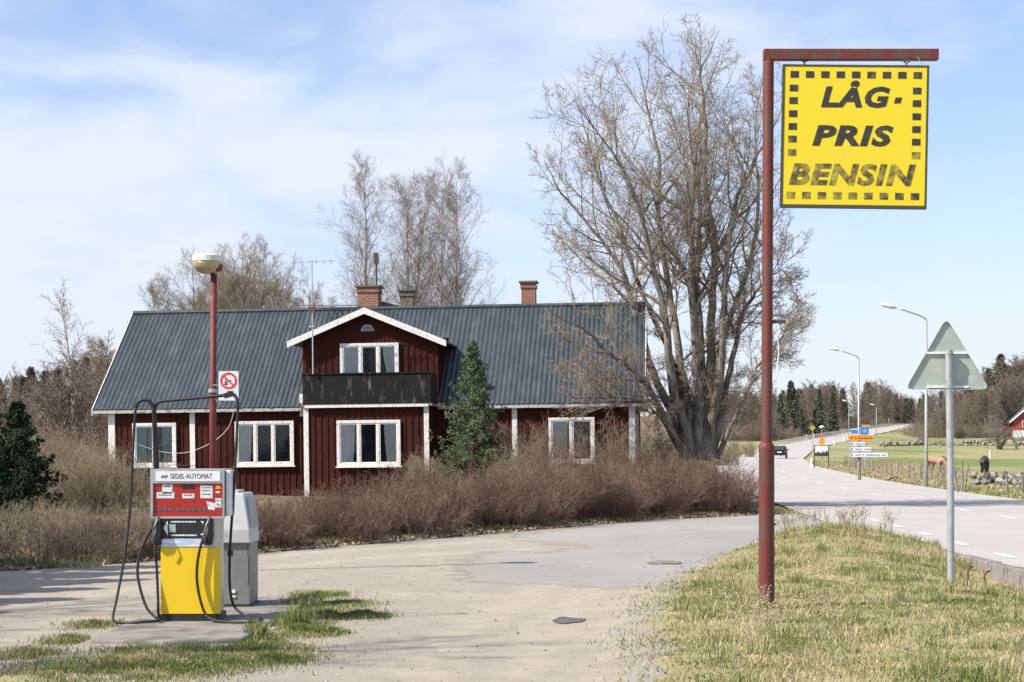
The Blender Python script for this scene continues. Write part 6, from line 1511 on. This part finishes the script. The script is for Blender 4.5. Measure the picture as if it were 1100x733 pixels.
# ------------------------------------------------------------------ horses
def horse(px, Y, rot, coat, mane, label, graze=True, s=1.0):
    X = xat(px, Y); z = gz(X, Y); r = empty('horse', (X, Y, z), (0, 0, rot), label, 'horse'); r.scale = (s, s, s)
    # x forward; skeleton joints with radii
    J = [((-.55, 0, 1.02), .27), ((-.2, 0, 1.0), .27), ((.2, 0, .99), .27), ((.5, 0, 1.04), .25), ((.78, 0, .98), .17), ((1.0, 0, .66), .125), ((1.18, 0, .34), .10), ((1.24, 0, .22), .115), ((1.38, 0, .03), .06)]
    E = [(i, i + 1) for i in range(8)]
    def chain(root, pts):
        p = root
        for c, rad in pts: J.append((c, rad)); E.append((p, len(J) - 1)); p = len(J) - 1
    for sy in (-1, 1):
        f = .08 * sy
        chain(0, [((-.60, .15 * sy, .82), .17), ((-.50 + f, .16 * sy, .62), .115), ((-.68 + f, .17 * sy, .44), .075), ((-.64 + f, .17 * sy, .12), .058), ((-.58 + f, .17 * sy, .02), .07)])
        chain(3, [((.48, .15 * sy, .78), .13), ((.46 - f, .16 * sy, .46), .078), ((.46 - f, .16 * sy, .12), .056), ((.50 - f, .16 * sy, .02), .07)])
    chain(7, [((1.13, .06, .30), .03), ((1.10, .08, .36), .015)]); chain(7, [((1.13, -.06, .30), .03), ((1.10, -.08, .36), .015)])
    me = bpy.data.meshes.new('body'); me.from_pydata([j[0] for j in J], E, []); o = link('body', me, coat, r)
    m = o.modifiers.new('skin', 'SKIN'); 
    sk = me.skin_vertices[0] if me.skin_vertices else None
    if sk is None:
        bpy.context.view_layer.objects.active = o; o.select_set(True); bpy.ops.mesh.customdata_skin_add(); sk = me.skin_vertices[0]
    for i, j in enumerate(J): sk.data[i].radius = (j[1], j[1]); sk.data[i].use_root = (i == 1)
    m.use_smooth_shade = True; o.modifiers.new('sub', 'SUBSURF').levels = 2; o.modifiers['sub'].render_levels = 2
    mb = MB(); mb.tube(catmull([(-.78, 0, 1.08), (-.90, 0, .95), (-.93, 0, .65), (-.88, 0, .35)], 4), [.03, .04, .05, .06, .07, .07, .07, .07, .06, .05, .04, .03, .02][:13], 8); mb.build('tail', mane, r, smooth=True)
    mb = MB(); mb.tube(catmull([(.60, 0, 1.24), (.86, 0, 1.08), (1.06, 0, .80), (1.18, .02, .50)], 4), [.03, .05, .06, .06, .06, .06, .055, .05, .05, .045, .04, .03, .02], 8); mb.build('mane', mane, r, smooth=True)
horse(1058, 119, R(72), M['black_coat'], M['black_coat'], 'black horse grazing with its rump to the viewer, beyond the stone wall', s=.98)
horse(1005.5, 116, R(-62), M['tan_coat'], M['mane'], 'light brown horse grazing beside the grey sign post', s=1.0)

# ------------------------------------------------------------------ fences, stone walls
def fence(name, pts, label, hgt=.85, step=2.2, wires=3, th=.09, seed=1, lean=.05):
    rng = np.random.default_rng(seed); r = empty(name, (0, 0, 0), label=label, cat='fence'); mbw = MB(); tops = []
    for (x0, y0), (x1, y1) in zip(pts[:-1], pts[1:]):
        n = max(1, int(math.hypot(x1 - x0, y1 - y0) / step))
        for i in range(n):
            t = i / n; x = x0 + (x1 - x0) * t + rng.normal(0, .05); y = y0 + (y1 - y0) * t; z = gz(x, y); h = hgt * rng.uniform(.85, 1.12); tops.append((x, y, z, h))
            mb = MB(); mb.tube([(x, y, z - .2), (x + rng.normal(0, lean), y + rng.normal(0, lean), z + h)], [th * .62, th * .5], 7); mb.build('fence_post', M['post_wood'], r)
    for a, b in zip(tops[:-1], tops[1:]):
        for k in range(wires):
            f = (k + 1) / (wires + .3); mbw.tube([(a[0], a[1], a[2] + a[3] * f), ((a[0]+b[0])/2, (a[1]+b[1])/2, (a[2] + b[2] + (a[3] + b[3]) * f) / 2 - .03), (b[0], b[1], b[2] + b[3] * f)], .006, 3, False)
    mbw.build('wire', M['galv'], r); return r
pz = lambda px, Y: (xat(px, Y), Y)
fence('wire_fence', [pz(1135, 66), pz(1083, 71.5), pz(1043, 73.5)], 'short wooden post and wire fence in front of the stone wall', .82, 1.5, 2, .10, 3)
fence('wire_fence', [pz(1034, 78), pz(1000, 96), pz(975, 109), pz(940, 124), pz(921, 136), pz(905, 155)], 'line of thin wooden fence posts between the road and the pasture', 1.0, 1.9, 3, .06, 4)
fence('wire_fence', [pz(950, 300), pz(1010, 305), pz(1060, 300), pz(1120, 290)], 'distant line of fence posts across the upper pasture', 1.3, 6, 1, .18, 6)
# leaning stakes at the gap beside the wall
for k, (px, Y, l) in enumerate([(1030, 76, -.18), (1035, 77, .22), (1033, 79, .05)]):
    X = xat(px, Y); z = gz(X, Y); mb = MB(); mb.tube([(0, 0, -.1), (l, .1, 1.15 + .1 * k)], [.05, .035], 6); o = mb.build('wooden_stake', M['post_wood']); o.location = (X, Y, z); tag(o, 'grey leaning stake at the left end of the stone wall', 'stake', 'leaning stakes')
def boulder(rng, s):
    V = ico * np.array([1.1, .9, 1.0]) * s; 
    Vn = []; Fn = []; cache = {}
    V = [v for v in V * rng.uniform(.8, 1.2, (6, 1))]
    def mid(a, b):
        k = (min(a, b), max(a, b))
        if k not in cache: p = (V[a] + V[b]) / 2; p = p / np.linalg.norm(p) * (np.linalg.norm(V[a]) + np.linalg.norm(V[b])) / 2 * rng.uniform(.82, 1.1); V.append(p); cache[k] = len(V) - 1
        return cache[k]
    F = []
    for a, b, c in icf: ab, bc, ca = mid(a, b), mid(b, c), mid(c, a); F += [(a, ab, ca), (ab, b, bc), (ca, bc, c), (ab, bc, ca)]
    return np.array(V), np.array(F)
def stone_wall(pts, s, rows, label, seed, per=1.0, n_max=95):
    rng = np.random.default_rng(seed); r = empty('stone_wall', (0, 0, 0), label=label, cat='stone wall'); cnt = 0; fine = MB()
    for (x0, y0), (x1, y1) in zip(pts[:-1], pts[1:]):
        L_ = math.hypot(x1 - x0, y1 - y0); n = int(L_ / (s * 1.75 * per))
        for rw in range(rows):
            for i in range(n):
                t = (i + .5 * (rw % 2) + rng.normal(0, .12)) / n; x = x0 + (x1 - x0) * t + rng.normal(0, .1 * s); y = y0 + (y1 - y0) * t + rng.normal(0, .25 * s)
                if rw == rows - 1 and rng.random() < .35: continue
                V, F = boulder(rng, s * rng.uniform(.7, 1.25)); a = rng.random() * 6.28; R_ = np.array([[math.cos(a), -math.sin(a), 0], [math.sin(a), math.cos(a), 0], [0, 0, 1]])
                V = V @ R_.T + np.array([x, y, gz(x, y) + s * (.5 + rw * 1.2 + rng.normal(0, .15))])
                if cnt < n_max: mb = MB(); mb.add(V, F); mb.build('stone', M['stone'], r); cnt += 1
                else: fine.add(V, F)
    if fine.v: o = fine.build('small_stones', M['stone'], r); o['kind'] = 'stuff'
stone_wall([pz(1046, 84), pz(1075, 83), pz(1140, 78)], .19, 3, 'low dry stone wall of grey boulders right of the leaning stakes', 3)
stone_wall([pz(945, 318), pz(1000, 322), pz(1060, 318), pz(1125, 312)], .34, 2, 'far low stone wall running across the upper pasture', 4)
# pale stake alone in the pasture
Y = 215; X = xat(1063.5, Y); mb = MB(); mb.cyl((0, 0, -.2), (0, 0, .9), .09, 8); o = mb.build('wooden_stake', M['sign_white']); o.location = (X, Y, gz(X, Y)); tag(o, 'single pale stake standing in the pasture above the black horse', 'stake')

# ------------------------------------------------------------------ red farmhouse at the right edge
Y0 = 400.0; X0 = xat(1088, Y0); zb = gz(X0 + 5, Y0) ; ze = at(0, 451, Y0).z - zb
fh = empty('farmhouse', (X0, Y0, zb), (0, 0, R(-6)), 'small red farmhouse with white gable boards at the far right edge', 'house')
gw_ = 9.0; rz = ze + 3.9
mb = MB(); mb.prism([(0, 0, -1.5), (gw_, 0, -1.5), (gw_, 0, ze), (gw_ / 2, 0, rz - .1), (0, 0, ze)], (0, 12, 0)); mb.build('wall', M['far_red'], fh)
mb = MB()
for sx in (0, 1):
    a = (-.7 if sx == 0 else gw_ + .7); sl_ = (rz - ze) / (gw_ / 2); z_ = rz + .1 - (gw_ / 2 + .7) * sl_
    mb.prism([(a, -.5, z_), (gw_ / 2, -.5, rz + .1), (gw_ / 2, -.5, rz - .15), (a, -.5, z_ - .25)], (0, 13, 0))
mb.build('roof', M['far_roof'], fh)
mb = MB()
for sx in (0, 1):
    a = (-.75 if sx == 0 else gw_ + .75); mb.prism([(a, -.56, z_ + .1), (gw_ / 2, -.56, rz + .2), (gw_ / 2, -.56, rz - .22), (a, -.56, z_ - .32)], (0, .05, 0))
mb.each('barge_board', M['sign_white'], fh)
mb = MB(); mb.box(0, gw_, -.06, -.002, -1.5, ze - 2.3); mb.build('pale_base', M['sign_white'], fh)
for x in (2.0, 5.8):
    mb = MB(); mb.box(x, x + 1.2, -.08, -.002, ze - 1.6, ze - .2); w = mb.build('window', M['sign_white'], fh); mb = MB(); mb.box(x + .12, x + 1.08, -.09, -.081, ze - 1.48, ze - .32); mb.build('pane', M['interior'], w)
